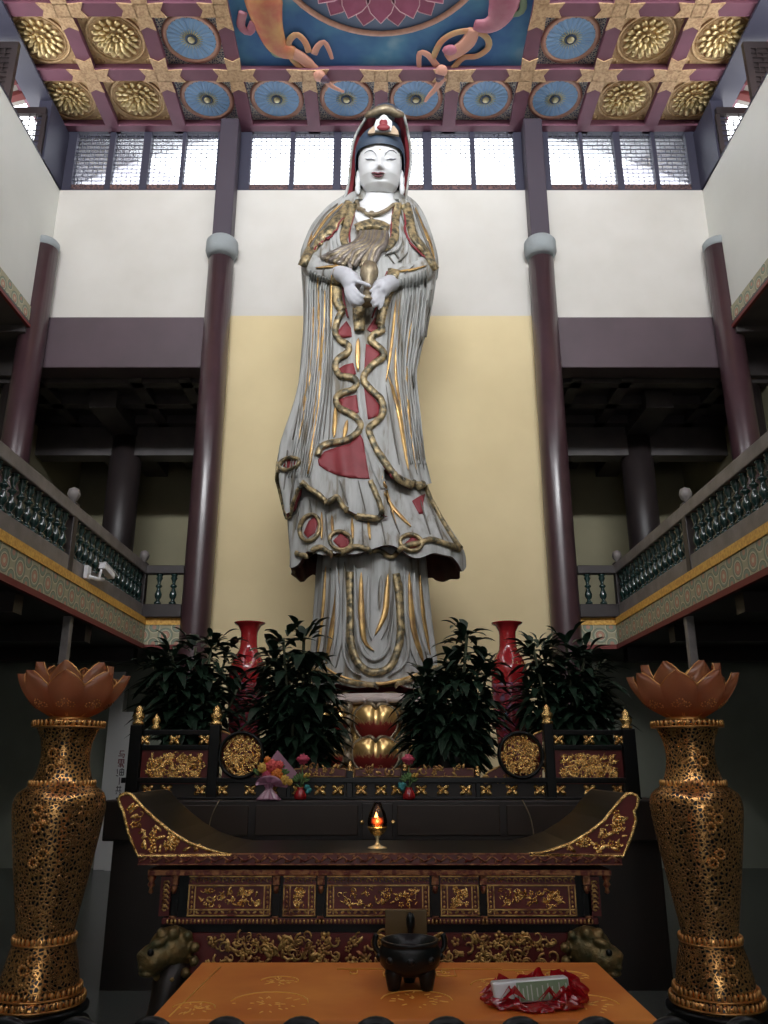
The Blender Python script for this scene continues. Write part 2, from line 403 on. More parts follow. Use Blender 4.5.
M['figpink'] = mat('painted_pink_skirt', (.38,.11,.17), .6, col2=(.48,.22,.26), nscale=3)
M['figorange'] = mat('painted_ribbon', (.56,.25,.13), .6, col2=(.5,.4,.2), nscale=3)
M['figgreen'] = mat('painted_green_sash', (.20,.28,.18), .6)
M['figdark'] = mat('painted_hair', (.10,.05,.08), .6)
def clothmat():
    m, nt, b = nm('orange_altar_cloth'); tc = node(nt, 'ShaderNodeTexCoord')
    n = node(nt, 'ShaderNodeTexNoise', i_Scale=2.2, i_Detail=5); L(nt, tc.outputs['Object'], n.inputs['Vector'])
    r = node(nt, 'ShaderNodeValToRGB'); e = r.color_ramp.elements; e[0].position = .35; e[0].color = (.56,.145,.012,1); e[1].position = .68; e[1].color = (.74,.27,.04,1)
    L(nt, n.outputs['Fac'], r.inputs['Fac']); L(nt, r.outputs['Color'], b.inputs['Base Color']); b.inputs['Roughness'].default_value = .6
    b.inputs['Coat Weight'].default_value = .4; b.inputs['Coat Roughness'].default_value = .06
    return m
M['cloth'] = clothmat()
M['clothgold'] = mat('cloth_gold_thread', (.80,.45,.10), .35, .4)
# ================================================================== the hall
HX = -0.05
WX, BX, OX = 5.785, 3.53, 6.65           # upper wall, balcony edge and outer wall, measured from the hall's axis
ZS, ZC = 11.41, 12.75                    # clerestory sill, ceiling
DB = 12.0                                # back wall
random.seed(7)
def X(s, x): return HX+s*x

m = MB(); m.box(HX-OX-.3, HX+OX+.3, -7.2, 17, -.2, 0)
struct(m.build('floor', M['floor']))
# back wall: yellow below the paint line, white above
m = MB(); m.box(HX-2.9, HX+2.9, DB, DB+.3, 0, 8.84, 1); m.box(HX-2.9, HX+2.9, DB, DB+.3, 8.84, ZS, 0)
for s in (-1, 1):
    a, b = sorted((X(s, 2.9), X(s, OX+.2))); m.box(a, b, DB, DB+.3, 8.75, ZS, 0)
    a, b = sorted((X(s, 2.6), X(s, 2.9))); m.box(a, b, DB+.3, 16.6, 0, 8.2, 2)
struct(m.build('wall_back', [M['white'], M['cream'], M['olive']]))
m = MB()
for s in (-1, 1):
    a, b = sorted((X(s, 2.6), X(s, OX+.2))); m.box(a, b, 16.6, 16.8, 3.2, 8.2, 0); m.box(a, b, 13.6, 13.8, 0, 3.2, 1)
struct(m.build('wall_gallery', [M['olive'], M['lowwall']]))
for s, side in ((-1, 'left'), (1, 'right')):
    a, b = sorted((X(s, WX), X(s, WX+.25)))
    m = MB(); m.box(a, b, -7, DB, 8.4, ZS, 0); struct(m.build('wall_'+side, M['sidewhite']))
    a, b = sorted((X(s, OX), X(s, OX+.2)))
    m = MB(); m.box(a, b, -7, 16.8, 3.2, 8.37, 0); m.box(a, b, -7, 16.8, 0, 3.2, 1); struct(m.build('wall_outer_'+side, [M['olive'], M['lowwall']]))
    # soffit under the upper wall and gallery ceilings
    m = MB(); a, b = sorted((X(s, WX-.03), X(s, OX+.2))); m.box(a, b, -7, DB+.3, 8.37, 8.47)
    a, b = sorted((X(s, 2.6), X(s, OX+.2))); m.box(a, b, DB+.3, 16.8, 7.95, 8.2)
    for yy in (12.5, 13.35, 14.2, 15.05, 15.9): m.box(a, b, yy-.1, yy+.1, 7.78, 7.95)
    for xx in (3.35, 4.2, 5.9):
        c, d = sorted((X(s, xx-.1), X(s, xx+.1))); m.box(c, d, DB+.3, 16.6, 7.78, 7.95)
    c, d = sorted((X(s, 4.72), X(s, 5.2))); m.box(c, d, 13.0, 16.6, 7.6, 7.95); c, d = sorted((X(s, 2.6), X(s, OX+.3))); m.box(c, d, DB+.28, DB+.4, 7.86, 8.9)
    c, d = sorted((X(s, 2.9), X(s, OX))); m.box(c, d, 14.3, 14.65, 7.2, 7.95)
    for k in range(9):
        yy = -6+k*2.2; c, d = sorted((X(s, WX), X(s, OX))); m.box(c, d, yy-.1, yy+.1, 8.25, 8.37)
    struct(m.build('ceiling_gallery_'+side, M['galceil']))
    # gilt coffer flowers in the gallery gloom
    # gallery deck
    m = MB(); a, b = sorted((X(s, BX), X(s, OX+.2))); m.box(a, b, -7, 16.8, 3.2, 3.6)
    a, b = sorted((X(s, 2.6), X(s, BX))); m.box(a, b, DB-.1, 16.8, 3.2, 3.6)
    for k in range(11):
        yy = -6+k*2.0; c, d = sorted((X(s, BX+.12), X(s, OX))); m.box(c, d, yy-.1, yy+.1, 3.0, 3.2)
    struct(m.build('floor_gallery_'+side, M['darkwood']))
    # purple cross beam of the side bay
    m = MB(); a, b = sorted((X(s, 2.7), X(s, WX+.2))); m.box(a, b, DB-.08, DB+.3, 7.82, 8.77)
    struct(m.build('trim_%d' % (1 if s < 0 else 2), M['beam'], bevel=.015))
    # painted fascia of the balcony
    m = MB(); e = X(s, BX)
    def fas(z0, z1, pr, mi_y, mi_x):
        a, b = sorted((e, e-s*pr)); m.box(a, b, -7, DB-.1, z0, z1, mi_y)
        a, b = sorted((X(s, 2.95), e)); m.box(a, b, DB-.1-pr, DB-.1, z0, z1, mi_x)
    fas(3.53, 3.63, .035, 0, 0); fas(3.235, 3.53, .02, 1, 2); fas(3.17, 3.235, .05, 3, 3)
    struct(m.build('trim_%d' % (3 if s < 0 else 4), [M['railgold'], M['fasY'], M['fasX'], M['redstrip']], fixn=True))
    # painted band under the upper wall
    m = MB(); e = X(s, WX)
    a, b = sorted((e, e-s*.02)); m.box(a, b, -7, DB-.02, 8.41, 8.74, 0)
    a, b = sorted((e, e-s*.05)); m.box(a, b, -7, DB-.02, 8.36, 8.41, 1); 
    struct(m.build('trim_%d' % (5 if s < 0 else 6), [M['fasU'], M['redstrip']]))
m = MB(); m.box(HX-OX, HX+OX, -7.2, -7, 0, ZS); struct(m.build('wall_front', M['white']))

# ------------------------------------------------------------------ columns
for s, side in ((-1, 'left'), (1, 'right')):
    cx = X(s, 2.75); cy = 11.83; zr = zat(256, cy)
    t = thing('column', 'tall maroon lacquered column with grey ring, at the %s of the statue' % side, 'column', (cx, cy, 0), 'maroon hall columns')
    m = MB(); m.lathe([(.25,0),(.25,.12),(.222,.16),(.222,3),(.218,6),(.212,zr-.1)], 28, (cx,cy,0)); m.build('shaft', M['column'], t)
    z1 = zat(241, cy)
    m = MB(); m.lathe([(.20,zr-.04),(.25,zr-.01),(.275,zr+.06),(.272,z1-.05),(.235,z1+.0),(.1,z1+.0)], 28, (cx,cy,0)); m.build('ring', M['ring'], t)
    m = MB(); m.box(cx-.165, cx+.165, cy-.12, cy+.16, z1-.02, ZC); m.build('upper_post', M['post'], t, bevel=.02)
    cx = X(s, WX-.0); cy = 11.78; zr = zat(250, cy)
    t = thing('column', 'maroon lacquered column in the %s back corner, behind the balcony rail' % side, 'column', (cx, cy, 3.6), 'maroon hall columns')
    m = MB(); m.lathe([(.23,3.6),(.225,6),(.215,zr)], 24, (cx,cy,0)); m.build('shaft', M['column'], t)
    m = MB(); m.lathe([(.2,zr),(.23,zr+.04),(.23,zr+.12),(.2,zr+.16),(.02,zr+.16)], 20, (cx,cy,0)); m.build('ring', M['ring'], t)
    for (cx, cy, r, lab) in ((X(s, 4.96), 14.5, .30, 'dark column deep inside the %s back gallery' % side), (X(s, 6.3), 12.7, .30, 'dark column against the outer wall of the %s gallery' % side)):
        m = MB(); m.lathe([(r,3.6),(r,7.9)], 20, (cx,cy,0)); tag(m.build('gallery_column', M['darkwood']), lab, 'column', 'dark gallery columns')
    # thin prop under the balcony
    cx = P(66 if s < 0 else 691, 640, 9.2).x
    m = MB(); m.box(cx-.045, cx+.045, 9.15, 9.25, 0, 3.18); tag(m.build('balcony_post', M['railwood'], bevel=.008), 'thin grey post propping the %s balcony from below' % side, 'post', 'balcony props')

# ------------------------------------------------------------------ balcony railings
bal = MB(); bal.lathe([(.055,0),(.055,.03),(.03,.05),(.026,.075),(.05,.11),(.056,.15),(.03,.22),(.024,.25),(.05,.27),(.05,.285),(.022,.31),(.03,.36),(.052,.40),(.034,.43),(.05,.44),(.05,.462)], 10)
BAL = None
for s, side in ((-1, 'left'), (1, 'right')):
    e = X(s, BX+.07); t = thing('balcony_railing', 'balcony railing with green glazed balusters on the %s gallery edge' % side, 'railing', (e, 9, 3.63), 'balcony railings')
    def br(name, x0, x1, y0, y1, z0, z1, mt, bv=.012):
        q = MB(); q.box(min(x0,x1), max(x0,x1), y0, y1, z0, z1); return q.build(name, mt, t, bevel=bv)
    ye = 11.83
    br('top_rail', e-.07, e+.07, 4.5, ye, 4.29, 4.44, M['railwood']); br('bottom_rail', e-.055, e+.055, 4.5, ye, 3.63, 3.83, M['railwood'])
    xi = X(s, 2.97)
    br('top_rail', e, xi, ye-.06, ye+.06, 4.29, 4.42, M['darkwood']); br('bottom_rail', e, xi, ye-.05, ye+.05, 3.63, 3.83, M['darkwood'])
    for y in (5.97, 8.92, ye):
        p = br('post', e-.065, e+.065, y-.065, y+.065, 3.63, 4.47, M['darkwood'])
        q = MB(); q.lathe([(.03,4.47),(.03,4.5),(.055,4.52),(.075,4.58),(.06,4.64),(.0,4.67)], 14, (e,y,0)); q.build('ball_finial', M['railwood'], p)
    spots = [(e, y0+.185*k) for y0, n in ((6.14,14),(9.09,14)) for k in range(n+1)] + [(e, 4.65+.185*k) for k in range(7)]
    spots += [(X(s, 3.34), ye), (X(s, 3.12), ye)]
    for (x, y) in spots:
        if BAL is None:
            BAL = bal.build('baluster', M['balnavy'], origin=(0,0,0)); BAL.parent = t; o = BAL
        else:
            o = BAL.copy(); COL.objects.link(o); o.parent = t
        o.location = Vector((x, y, 3.828))-t.location
    if s < 0:
        pass

# ------------------------------------------------------------------ ceiling
PITCH = 1.24; Y0 = 12.01
m = MB(); m.box(HX-6.3, HX+6.3, -7.4, 12.2, 12.90, 13.1)
for k in range(-5, 6):
    x = HX+k*PITCH
    if abs(k) >= 2: m.box(x-.115, x+.115, -7, 12.1, ZC, 12.9)
    else: m.box(x-.115, x+.115, Y0-PITCH-.09, 12.1, ZC, 12.9)
for k in range(0, 15):
    y = Y0-k*PITCH
    if k in (2, 3, 4):
        m.box(HX-6.3, HX-2*PITCH, y-.115, y+.115, ZC+.002, 12.9); m.box(HX+2*PITCH, HX+6.3, y-.115, y+.115, ZC+.002, 12.9)
    else: m.box(HX-6.3, HX+6.3, y-.115, y+.115, ZC+.002, 12.9)
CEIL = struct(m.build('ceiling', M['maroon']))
def cross(cx, cy, arms):
    q = MB(); w, l, z0, z1 = .112, .36, ZC-.018, ZC+.001
    q.box(cx-w, cx+w, cy-w, cy+w, z0, z1)
    for (dx, dy) in arms:
        def fn(u, v, d): return Vector((cx+dx*u-dy*v, cy+dy*u+dx*v, d))
        q.prism([(w*.9,-w*1.02),(l,-w*1.18),(l*.80,0),(l,w*1.18),(w*.9,w*1.02)], fn, z0, z1)
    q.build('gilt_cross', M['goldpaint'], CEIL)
for k in range(-4, 5):
    cross(HX+k*PITCH, Y0-PITCH, [(1,0),(-1,0),(0,-1),(0,1)] if abs(k) >= 2 else [(1,0),(-1,0),(0,1)])
    if abs(k) >= 2: cross(HX+k*PITCH, Y0-2*PITCH, [(0,1),(0,-1)]+([(1,0)] if k != -2 else [])+([(-1,0)] if k != 2 else []))
ZP = 12.895
def coffer_gold():
    t = thing('ceiling_coffer', None, 'ceiling coffer', (0,0,0))
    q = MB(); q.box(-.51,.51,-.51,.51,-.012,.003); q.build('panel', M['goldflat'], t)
    q = MB(); q.tube([(.46*cos(a*pi/16), .46*sin(a*pi/16), -.02) for a in range(32)], .022, 6, 0, True)
    q.tube([(.40*cos(a*pi/16), .40*sin(a*pi/16), -.015) for a in range(32)], .010, 5, 0, True)
    for sx in (-1,1):
        for sy in (-1,1):
            for (u,v,r) in ((.43,.43,.05),(.36,.46,.028),(.46,.36,.028)): q.ball((sx*u,sy*v,-.014),(r,r,.02),8,4)
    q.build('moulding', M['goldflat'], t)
    q = MB()
    for (n, r, ln, wd, tilt, z, ph) in ((16,.30,.085,.052,.25,-.03,0),(12,.205,.085,.05,.5,-.05,.13),(8,.11,.07,.042,.8,-.065,0)):
        for k in range(n):
            a = 2*pi*k/n+ph; R = Matrix.Rotation(a, 3, 'Z') @ Matrix.Rotation(tilt, 3, 'Y')
            q.ball((r*cos(a), r*sin(a), z), (ln, wd, .022), 8, 5, 0, R)
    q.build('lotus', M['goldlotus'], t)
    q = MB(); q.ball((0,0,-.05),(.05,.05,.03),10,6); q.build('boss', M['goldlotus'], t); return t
def coffer_blue():
    t = thing('ceiling_coffer', None, 'ceiling coffer', (0,0,0))
    q = MB(); q.box(-.51,.51,-.51,.51,-.012,.003); q.build('panel', M['darkblue'], t)
    q = MB(); q.lathe([(.475,-.005),(.475,-.04),(.40,-.04),(.40,-.005)], 40, (0,0,0)); q.build('rim', M['salmon'], t)
    q = MB()
    def fl(u, v):
        a = 2*pi*u; r = v*(.385+.012*abs(sin(12*a))); return Vector((r*cos(a), r*sin(a), -.03-.012*abs(cos(12*a))*v))
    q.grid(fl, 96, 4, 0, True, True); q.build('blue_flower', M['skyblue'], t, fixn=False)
    q = MB()
    for k in range(24):
        a = 2*pi*k/24; c, sn = cos(a), sin(a)
        q.tube([(.10*c,.10*sn,-.04),(.19*c,.19*sn,-.045)], [.010,.003], 4, 0)
        a += pi/24; c, sn = cos(a), sin(a); q.tube([(.19*c,.19*sn,-.044),(.36*c,.36*sn,-.044)], .004, 4, 1)
    q.build('rays', [M['palegold'], M['skypale']], t)
    q = MB(); q.lathe([(.10,-.03),(.10,-.05),(.075,-.058),(.07,-.05)], 20); q.build('dark_ring', M['navy'], t)
    q = MB(); q.ball((0,0,-.055),(.062,.062,.035),12,6); q.build('boss', M['palegold'], t); return t
M['skypale'] = mat('pale_blue_line', (.40,.55,.72), .6)
PG = coffer_gold(); PBc = coffer_blue(); usedg = [0, 0]
ords = ['first', 'second', 'third', 'fourth', 'fifth']
for row, cols in ((1, range(10)), (2, (0,1,2,7,8,9)), (3, (0,1,2,7,8,9))):
    for i in cols:
        gold = i in (0,1,8,9); pr = PG if gold else PBc; k = 0 if gold else 1
        o = pr if not usedg[k] else dup(pr); usedg[k] = 1
        o.location = (HX+(i-4.5)*PITCH, Y0-(row-.5)*PITCH, ZP)
        n = i if i < 5 else 9-i; sd = 'left' if i < 5 else 'right'
        o['label'] = '%s ceiling coffer, %s from the %s wall, %s' % ('gilded lotus' if gold else 'blue flower', ords[n], sd,
            ('row nearest back windows', 'second row from windows', 'third row, cut off')[row-1])
        o['group'] = 'gilded lotus coffers' if gold else 'blue flower coffers'
# painted panel
mx, my = HX, 8.29
t = thing('ceiling_mural', 'large blue sky mural with pink lotus and two flying figures on the ceiling', 'mural', (mx, my, 12.86))
q = MB(); q.box(mx-2.37, mx+2.37, 5.92, 10.66, 12.84, 12.90); q.build('sky_panel', M['mural'], t)
q = MB(); q.lathe([(1.76,12.845),(1.76,12.80),(1.70,12.79),(1.66,12.845)], 64, (mx,my,0)); q.build('round_rim', M['salmon'], t)
q = MB(); q.lathe([(1.665,12.842),(1.665,12.815),(1.0,12.81),(.01,12.81)], 64, (mx,my,0)); q.build('round_field', M['navy'], t)
q = MB()
for (n, r0, r1, w, z, ph) in ((18,1.0,1.58,.30,12.805,0),(18,.75,1.50,.36,12.79,pi/18),(14,.4,1.05,.30,12.775,0)):
    for k in range(n):
        a = 2*pi*k/n+ph
        def fn(u, v, d, a=a): return Vector((mx+u*cos(a)-v*sin(a), my+u*sin(a)+v*cos(a), d))
        out = [(r0,-w*.5),((r0+r1)/2,-w*.62),(r0+(r1-r0)*.75,-w*.45),(r1,0),(r0+(r1-r0)*.75,w*.45),((r0+r1)/2,w*.62),(r0,w*.5)]
        q.prism(out, fn, z-.012, z, 0)
        q.tube([fn(u, v, z-.012) for u, v in out], .010, 4, 1)
q.build('lotus_petals', [M['pinkpetal'], M['pinkedge']], t)
def C(px, py, z=12.815):                 # where a line of sight meets the ceiling
    r = ray(px, py); return CAM+r*((z-CZ)/r.z)
def relief(mb, pts, rad, mi, z=12.81, flat=.35):
    mb.tube([C(x, y, z) for x, y in [tuple(p[:2]) for p in catmull([(a,b,0) for a,b in pts], 3)]],
            [interp([0,1], [0,1], 0) or r for r in rres(pts, rad)], 8, mi, flat=flat, up=(0,0,1))
def rres(pts, rad):
    c = catmull([(a,b,0) for a,b in pts], 3); n = len(c)
    if not isinstance(rad, (list,tuple)): return [rad]*n
    ts = [i/(len(rad)-1) for i in range(len(rad))]
    return [interp(ts, rad, i/(n-1)) for i in range(n)]
# figure at the left: skirt sweeping up, ribbons, torso, head towards the window, arms out
f = MB()
relief(f, [(262,-22),(264,5),(270,30),(279,48),(294,53)], [.16,.30,.24,.19,.13], 0); f.build('left_skirt', M['figred'], t)
f = MB(); relief(f, [(243,12),(241,26),(249,32),(254,22)], .07, 0); f.build('left_skirt_trail', M['figpink'], t)
f = MB(); relief(f, [(272,45),(280,52),(288,55)], [.09,.15,.05], 0); f.build('left_green_sash', M['figgreen'], t)
f = MB(); relief(f, [(303,69),(293,60),(288,46),(292,37),(298,35),(305,42),(309,52)], .055, 0); f.build('left_ribbon', M['figorange'], t)
f = MB()
relief(f, [(292,53),(302,58),(311,66),(317,70)], [.13,.11,.11,.07], 0)
relief(f, [(314,54),(318,46),(324,42),(329,50),(332,59)], [.06,.055,.045,.04,.03], 0)
relief(f, [(316,72),(324,80),(333,87),(344,92)], [.07,.055,.045,.025], 0, 12.71)
f.ball(C(319.5,76,12.70), (.105,.115,.06), 12, 8, 0); f.build('left_figure_body', M['figskin'], t)
f = MB(); f.ball(C(324,79,12.68), (.085,.085,.05), 10, 6, 0); f.ball(C(327.5,80.5,12.68), (.05,.05,.04), 8, 6, 0); f.build('left_figure_hair', M['figdark'], t)
f = MB(); relief(f, [(508,-22),(504,5),(497,20),(486,26),(474,25)], [.16,.26,.22,.16,.10], 0); f.build('right_skirt', M['figpink'], t)
f = MB(); relief(f, [(521,-12),(523,8),(515,14),(508,6)], .06, 0); f.build('right_green_sash', M['figgreen'], t)
f = MB(); relief(f, [(433,58),(441,42),(455,33),(474,31),(487,38),(488,48),(477,56),(463,58),(452,70),(448,78)], .055, 0); f.build('right_ribbon', M['figorange'], t)
f = MB()
relief(f, [(474,29),(468,42),(456,52),(447,58)], [.10,.13,.13,.09], 0)
relief(f, [(437,66),(428,55),(420,53),(419,65),(421,78)], [.06,.055,.05,.04,.03], 0)
relief(f, [(443,78),(436,88),(428,97),(425,102)], [.07,.055,.045,.025], 0, 12.71)
f.ball(C(441.5,71,12.70), (.105,.12,.06), 12, 8, 0); f.build('right_figure_body', M['figskin'], t)
f = MB(); f.ball(C(450,50,12.79), (.13,.10,.05), 10, 6, 0); f.build('right_scarf', M['figpink'], t)
f = MB(); f.ball(C(440,76,12.68), (.085,.085,.05), 10, 6, 0); f.ball(C(438.5,79.5,12.68), (.05,.05,.04), 8, 6, 0); f.build('right_figure_hair', M['figdark'], t)

# ------------------------------------------------------------------ clerestory windows
def lattice(q, x0, x1, z0, z1, y, bw=.010, st=.085):
    nz = int((z1-z0)/st); nx = max(2, int((x1-x0)/st))
    for j in range(nz+1):
        z = z0+(z1-z0)*j/nz; q.box(x0, x1, y-.008, y+.008, z-bw/2, z+bw/2)
    for j in range(nz):
        za, zb = z0+(z1-z0)*j/nz, z0+(z1-z0)*(j+1)/nz
        for i in range(nx+1):
            if (i+2*(j//2)+(j % 2)) % 3 == 0: continue
            x = x0+(x1-x0)*i/nx; q.box(x-bw/2, x+bw/2, y-.007, y+.007, za, zb)
YW = 12.1
def px2x(p): return xat(p, 160, YW)
groups = [('window_1', 63, 222, [(75.5,108.5),(114,142.5),(150,181.5),(185,217)]),
          ('window_2', 240, 526, [(251,290),(294.5,333.5),(341,380),(384,423),(431.5,470.5),(475,514)]),
          ('window_3', 543, 701, [(549,580),(583.5,614.5),(621,652.5),(656.5,687)])]
gz0, gz1 = zat(185, YW), zat(134, YW)
for name, a, b, panes in groups:
    xs = [px2x(a)]+[px2x(p) for pr in panes for p in pr]+[px2x(b)]
    q = MB(); q.box(xs[0], xs[-1], YW-.06, YW+.12, ZS-.03, ZS+.05); q.box(xs[0], xs[-1], YW-.06, YW+.12, gz1+.06, ZC)
    for k in range(0, len(xs), 2): q.box(xs[k], xs[k+1], YW-.05, YW+.08, ZS, gz1+.08)
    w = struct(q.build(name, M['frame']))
    for k in range(1, len(xs)-1, 2):
        q = MB(); q.box(xs[k], xs[k+1], YW-.02, YW+.03, ZS+.04, gz0); q.box(xs[k], xs[k+1], YW-.02, YW+.03, gz1, gz1+.09); q.build('carved_board', M['framecarve'], w)
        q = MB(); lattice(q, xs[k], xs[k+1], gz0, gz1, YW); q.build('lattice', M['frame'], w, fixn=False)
        q = MB(); q.box(xs[k], xs[k+1], YW+.03, YW+.036, gz0, gz1); q.build('pane', M['glass'], w)
q = MB(); q.box(HX-WX-.9, HX-2.6, YW+.12, YW+.3, ZS-.2, ZS-.02); q.box(HX+2.6, HX+WX+.9, YW+.12, YW+.3, ZS-.2, ZS-.02)
for s in (-1, 1):
    a, b = sorted((px2x(63 if s < 0 else 701), X(s, WX+.14))); q.box(a, b, YW-.05, YW+.2, ZS-.05, 12.9)
    a, b = sorted((px2x(222 if s < 0 else 543), px2x(240 if s < 0 else 526))); q.box(a, b, YW-.05, YW+.2, ZS-.05, 12.9)
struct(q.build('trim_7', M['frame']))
M['roofout'] = mat('pale_roof_tiles', (.80,.79,.82), .8, col2=(.62,.62,.68), nscale=6)
for s, pl in ((-1, [(40,141),(108,147),(126,154),(150,167),(181,178),(200,196),(200,230),(40,230)]), (1, [(724,141),(686,147),(652,154),(637,161),(612,172),(590,180),(570,196),(570,230),(724,230)])):
    q = MB(); pts = [(P(x, y, 14.5).x, P(x, y, 14.5).z) for x, y in pl]
    q.prism(pts, lambda u, v, d: Vector((u, d, v)), 14.5, 15.3); o = q.build('neighbour_roof', M['roofout'])
    struct(o, 'pale roof outside the %s back windows' % ('left' if s < 0 else 'right'))
for s, side in ((-1, 'left'), (1, 'right')):
    q = MB()
    def bb(x0, x1, y0, y1, z0, z1, mi=0, qq=None):
        a, b = sorted((X(s, x0), X(s, x1))); (qq or q).box(a, b, y0, y1, z0, z1, mi)
    bb(WX, WX+.22, 11.25, 12.1, ZS, 12.7); bb(WX+.02, WX+.45, -7, 12.1, 12.69, 12.74)
    bb(WX, WX+.2, -7, 12.1, ZS-.02, ZS+.03)
    for y in (8.9, 6.5, 4.1, 1.7, -.7, -3.1, -5.5): bb(WX+.02, WX+.16, y-.07, y+.07, ZS, 12.7)
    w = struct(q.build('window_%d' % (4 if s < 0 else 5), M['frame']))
    q = MB(); bb(WX+.05, WX+.80, 11.17, 11.25, 12.33, 12.47); bb(WX+.03, WX+.1, 11.18, 11.24, ZS, 12.33); bb(WX+.66, WX+.74, 11.18, 11.24, ZS, 12.33)
    a, b = sorted((X(s, WX+.1), X(s, WX+.66))); lattice(q, a, b, ZS+.03, 12.33, 11.2, .016, .10); q.build('shutter', M['darkwood'], w, fixn=False)
    q = MB(); bb(WX+.03, WX+.9, 9.98, 10.06, 12.5, 12.62); bb(WX+.03, WX+.13, 9.98, 10.06, ZS, 12.5); bb(WX+.13, WX+.9, 10.01, 10.03, ZS, 12.5, 0)
    a, b = sorted((X(s, WX+.13), X(s, WX+.9))); lattice(q, a, b, ZS+.03, 12.5, 9.99, .016, .09); q.build('shutter', M['darkwood'], w, fixn=False)
    # eaves outside the side windows: rafters under a sloping board
    q = MB(); pass
    q.prism([(6.25,12.80),(8.3,12.10),(8.3,12.2),(6.25,12.90)], lambda u, v, d: Vector((X(s, u), d, v)), 3, 11.4, 0)
    for k in range(26):
        y = 3.1+k*.32
        q.prism([(6.25,12.70),(8.2,12.03),(8.2,12.13),(6.25,12.81)], lambda u, v, d: Vector((X(s, u), d, v)), y, y+.13, 1)
    o = q.build('eaves', [M['eavewhite'] if 'eavewhite' in M else mat('eave_board', (.35,.33,.30), .8), mat('eave_rafter', (.16,.03,.028), .7)])
    struct(o, 'red and white eaves outside the %s side windows' % side)
m = MB(); m.box(HX-WX-.9, HX+WX+.9, -7.15, -7.0, 12.5, 12.9)
for k in range(9): x = HX-5.6+k*1.4; m.box(x-.08, x+.08, -7.15, -7, ZS, 12.6)
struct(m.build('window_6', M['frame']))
# security camera
c = Vector((0, 9.75, 0)); 
t = thing('security_camera', 'white security camera on a bracket on the left balcony edge', 'security camera', (X(-1, BX)+.02, c.y-.25, 3.66))
b0 = X(-1, BX)
q = MB(); q.box(b0+.0, b0+.05, c.y-.45, c.y-.33, 3.66, 3.82); q.build('wall_plate', M['whiteplastic'], t, bevel=.008)
q = MB(); q.tube([(b0+.03,c.y-.38,3.70),(b0+.10,c.y-.25,3.69),(b0+.12,c.y-.1,3.72)], .024, 8); q.tube([(b0+.1,c.y-.2,3.70),(b0+.10,c.y-.14,3.83)], .016, 8); q.build('bracket', M['whiteplastic'], t)
R = Matrix.Translation((b0+.12, c.y-.0, 3.85)) @ Matrix.Rotation(radians(-16), 4, 'X') @ Matrix.Rotation(radians(-8), 4, 'Z')
q = MB(); q.cbox((0,0,0), (.085,.28,.075), 0, R); q.cbox((0,.03,.043), (.10,.36,.012), 0, R); q.build('camera_housing', M['whiteplastic'], t, bevel=.008)
q = MB(); q.lathe([(.0,0),(.038,0),(.038,.03),(.0,.03)], 14, (0,0,0), 0, R @ Matrix.Translation((0,.132,0)) @ Matrix.Rotation(radians(-90), 4, 'X')); q.build('lens', M['iron'], t)

# ------------------------------------------------------------------ light
W = bpy.data.worlds.new('sky'); S.world = W; W.use_nodes = True
bg = W.node_tree.nodes['Background']; bg.inputs[0].default_value = (.90,.95,1,1); bg.inputs[1].default_value = 8
wn = W.node_tree; tcw = wn.nodes.new('ShaderNodeTexCoord'); spw = wn.nodes.new('ShaderNodeSeparateXYZ'); rw = wn.nodes.new('ShaderNodeValToRGB')
wn.links.new(tcw.outputs['Generated'], spw.inputs[0]); wn.links.new(spw.outputs[2], rw.inputs['Fac']); wn.links.new(rw.outputs['Color'], bg.inputs[0])
rw.color_ramp.elements[0].position = .0; rw.color_ramp.elements[0].color = (.55,.55,.55,1); rw.color_ramp.elements[1].position = .03; rw.color_ramp.elements[1].color = (.92,.96,1,1)
def area(name, loc, rot, sx, sy, p, col, spr):
    l = bpy.data.lights.new(name, 'AREA'); l.shape = 'RECTANGLE'; l.size = sx; l.size_y = sy; l.energy = p; l.color = col; l.spread = radians(spr)
    o = bpy.data.objects.new(name, l); COL.objects.link(o); o.location = loc; o.rotation_euler = rot; return o
DAY = (.97,.985,1)
area('daylight_front_windows', (HX, -6.9, 12.0), (radians(90), 0, 0), 10.5, 1.0, 560, DAY, 76)
area('daylight_left_windows', (HX-WX+.1, .3, 12.0), (radians(90), 0, radians(-90)), 14, 1.0, 300, DAY, 160)
area('daylight_right_windows', (HX+WX-.1, .3, 12.0), (radians(90), 0, radians(90)), 14, 1.0, 300, DAY, 160)
area('daylight_open_door', (HX, -6.9, 1.9), (radians(90), 0, 0), 4.0, 2.8, 70, DAY, 180)  # added fill to lift the low altar; no doorway is built here
# ================================================================== the standing statue
SD = 10.2                                        # distance of its axis
SX = P(377, 600, SD).x
ST = thing('robed_statue', 'towering standing robed statue of a serene hooded figure holding a vase, on lotus pedestal', 'statue', (SX, SD, 2.2))
random.seed(11)
def prof(rows):
    zs = []; cs = []; ws = []
    for (y, a, b) in rows:
        A, B = P(a, y, SD), P(b, y, SD); zs.append(A.z); cs.append((A.x+B.x)/2); ws.append((B.x-A.x)/2)
    o = sorted(range(len(zs)), key=lambda i: zs[i]); zs = [zs[i] for i in o]; cs = [cs[i] for i in o]; ws = [ws[i] for i in o]
    pts = catmull([(z, c, w) for z, c, w in zip(zs, cs, ws)], .05)
    zz = [p.x for p in pts]; cc = [p.y for p in pts]; ww = [p.z for p in pts]
    return lambda z: (interp(zz, cc, z), interp(zz, ww, z))
ALLV = []; ALLF = []                             # everything that ornament may be laid on
def remember(mb, i0=0, f0=0):
    o = len(ALLV)-i0
    ALLV.extend(mb.v[i0:]); ALLF.extend([[i+o for i in f] for f in mb.f[f0:]])
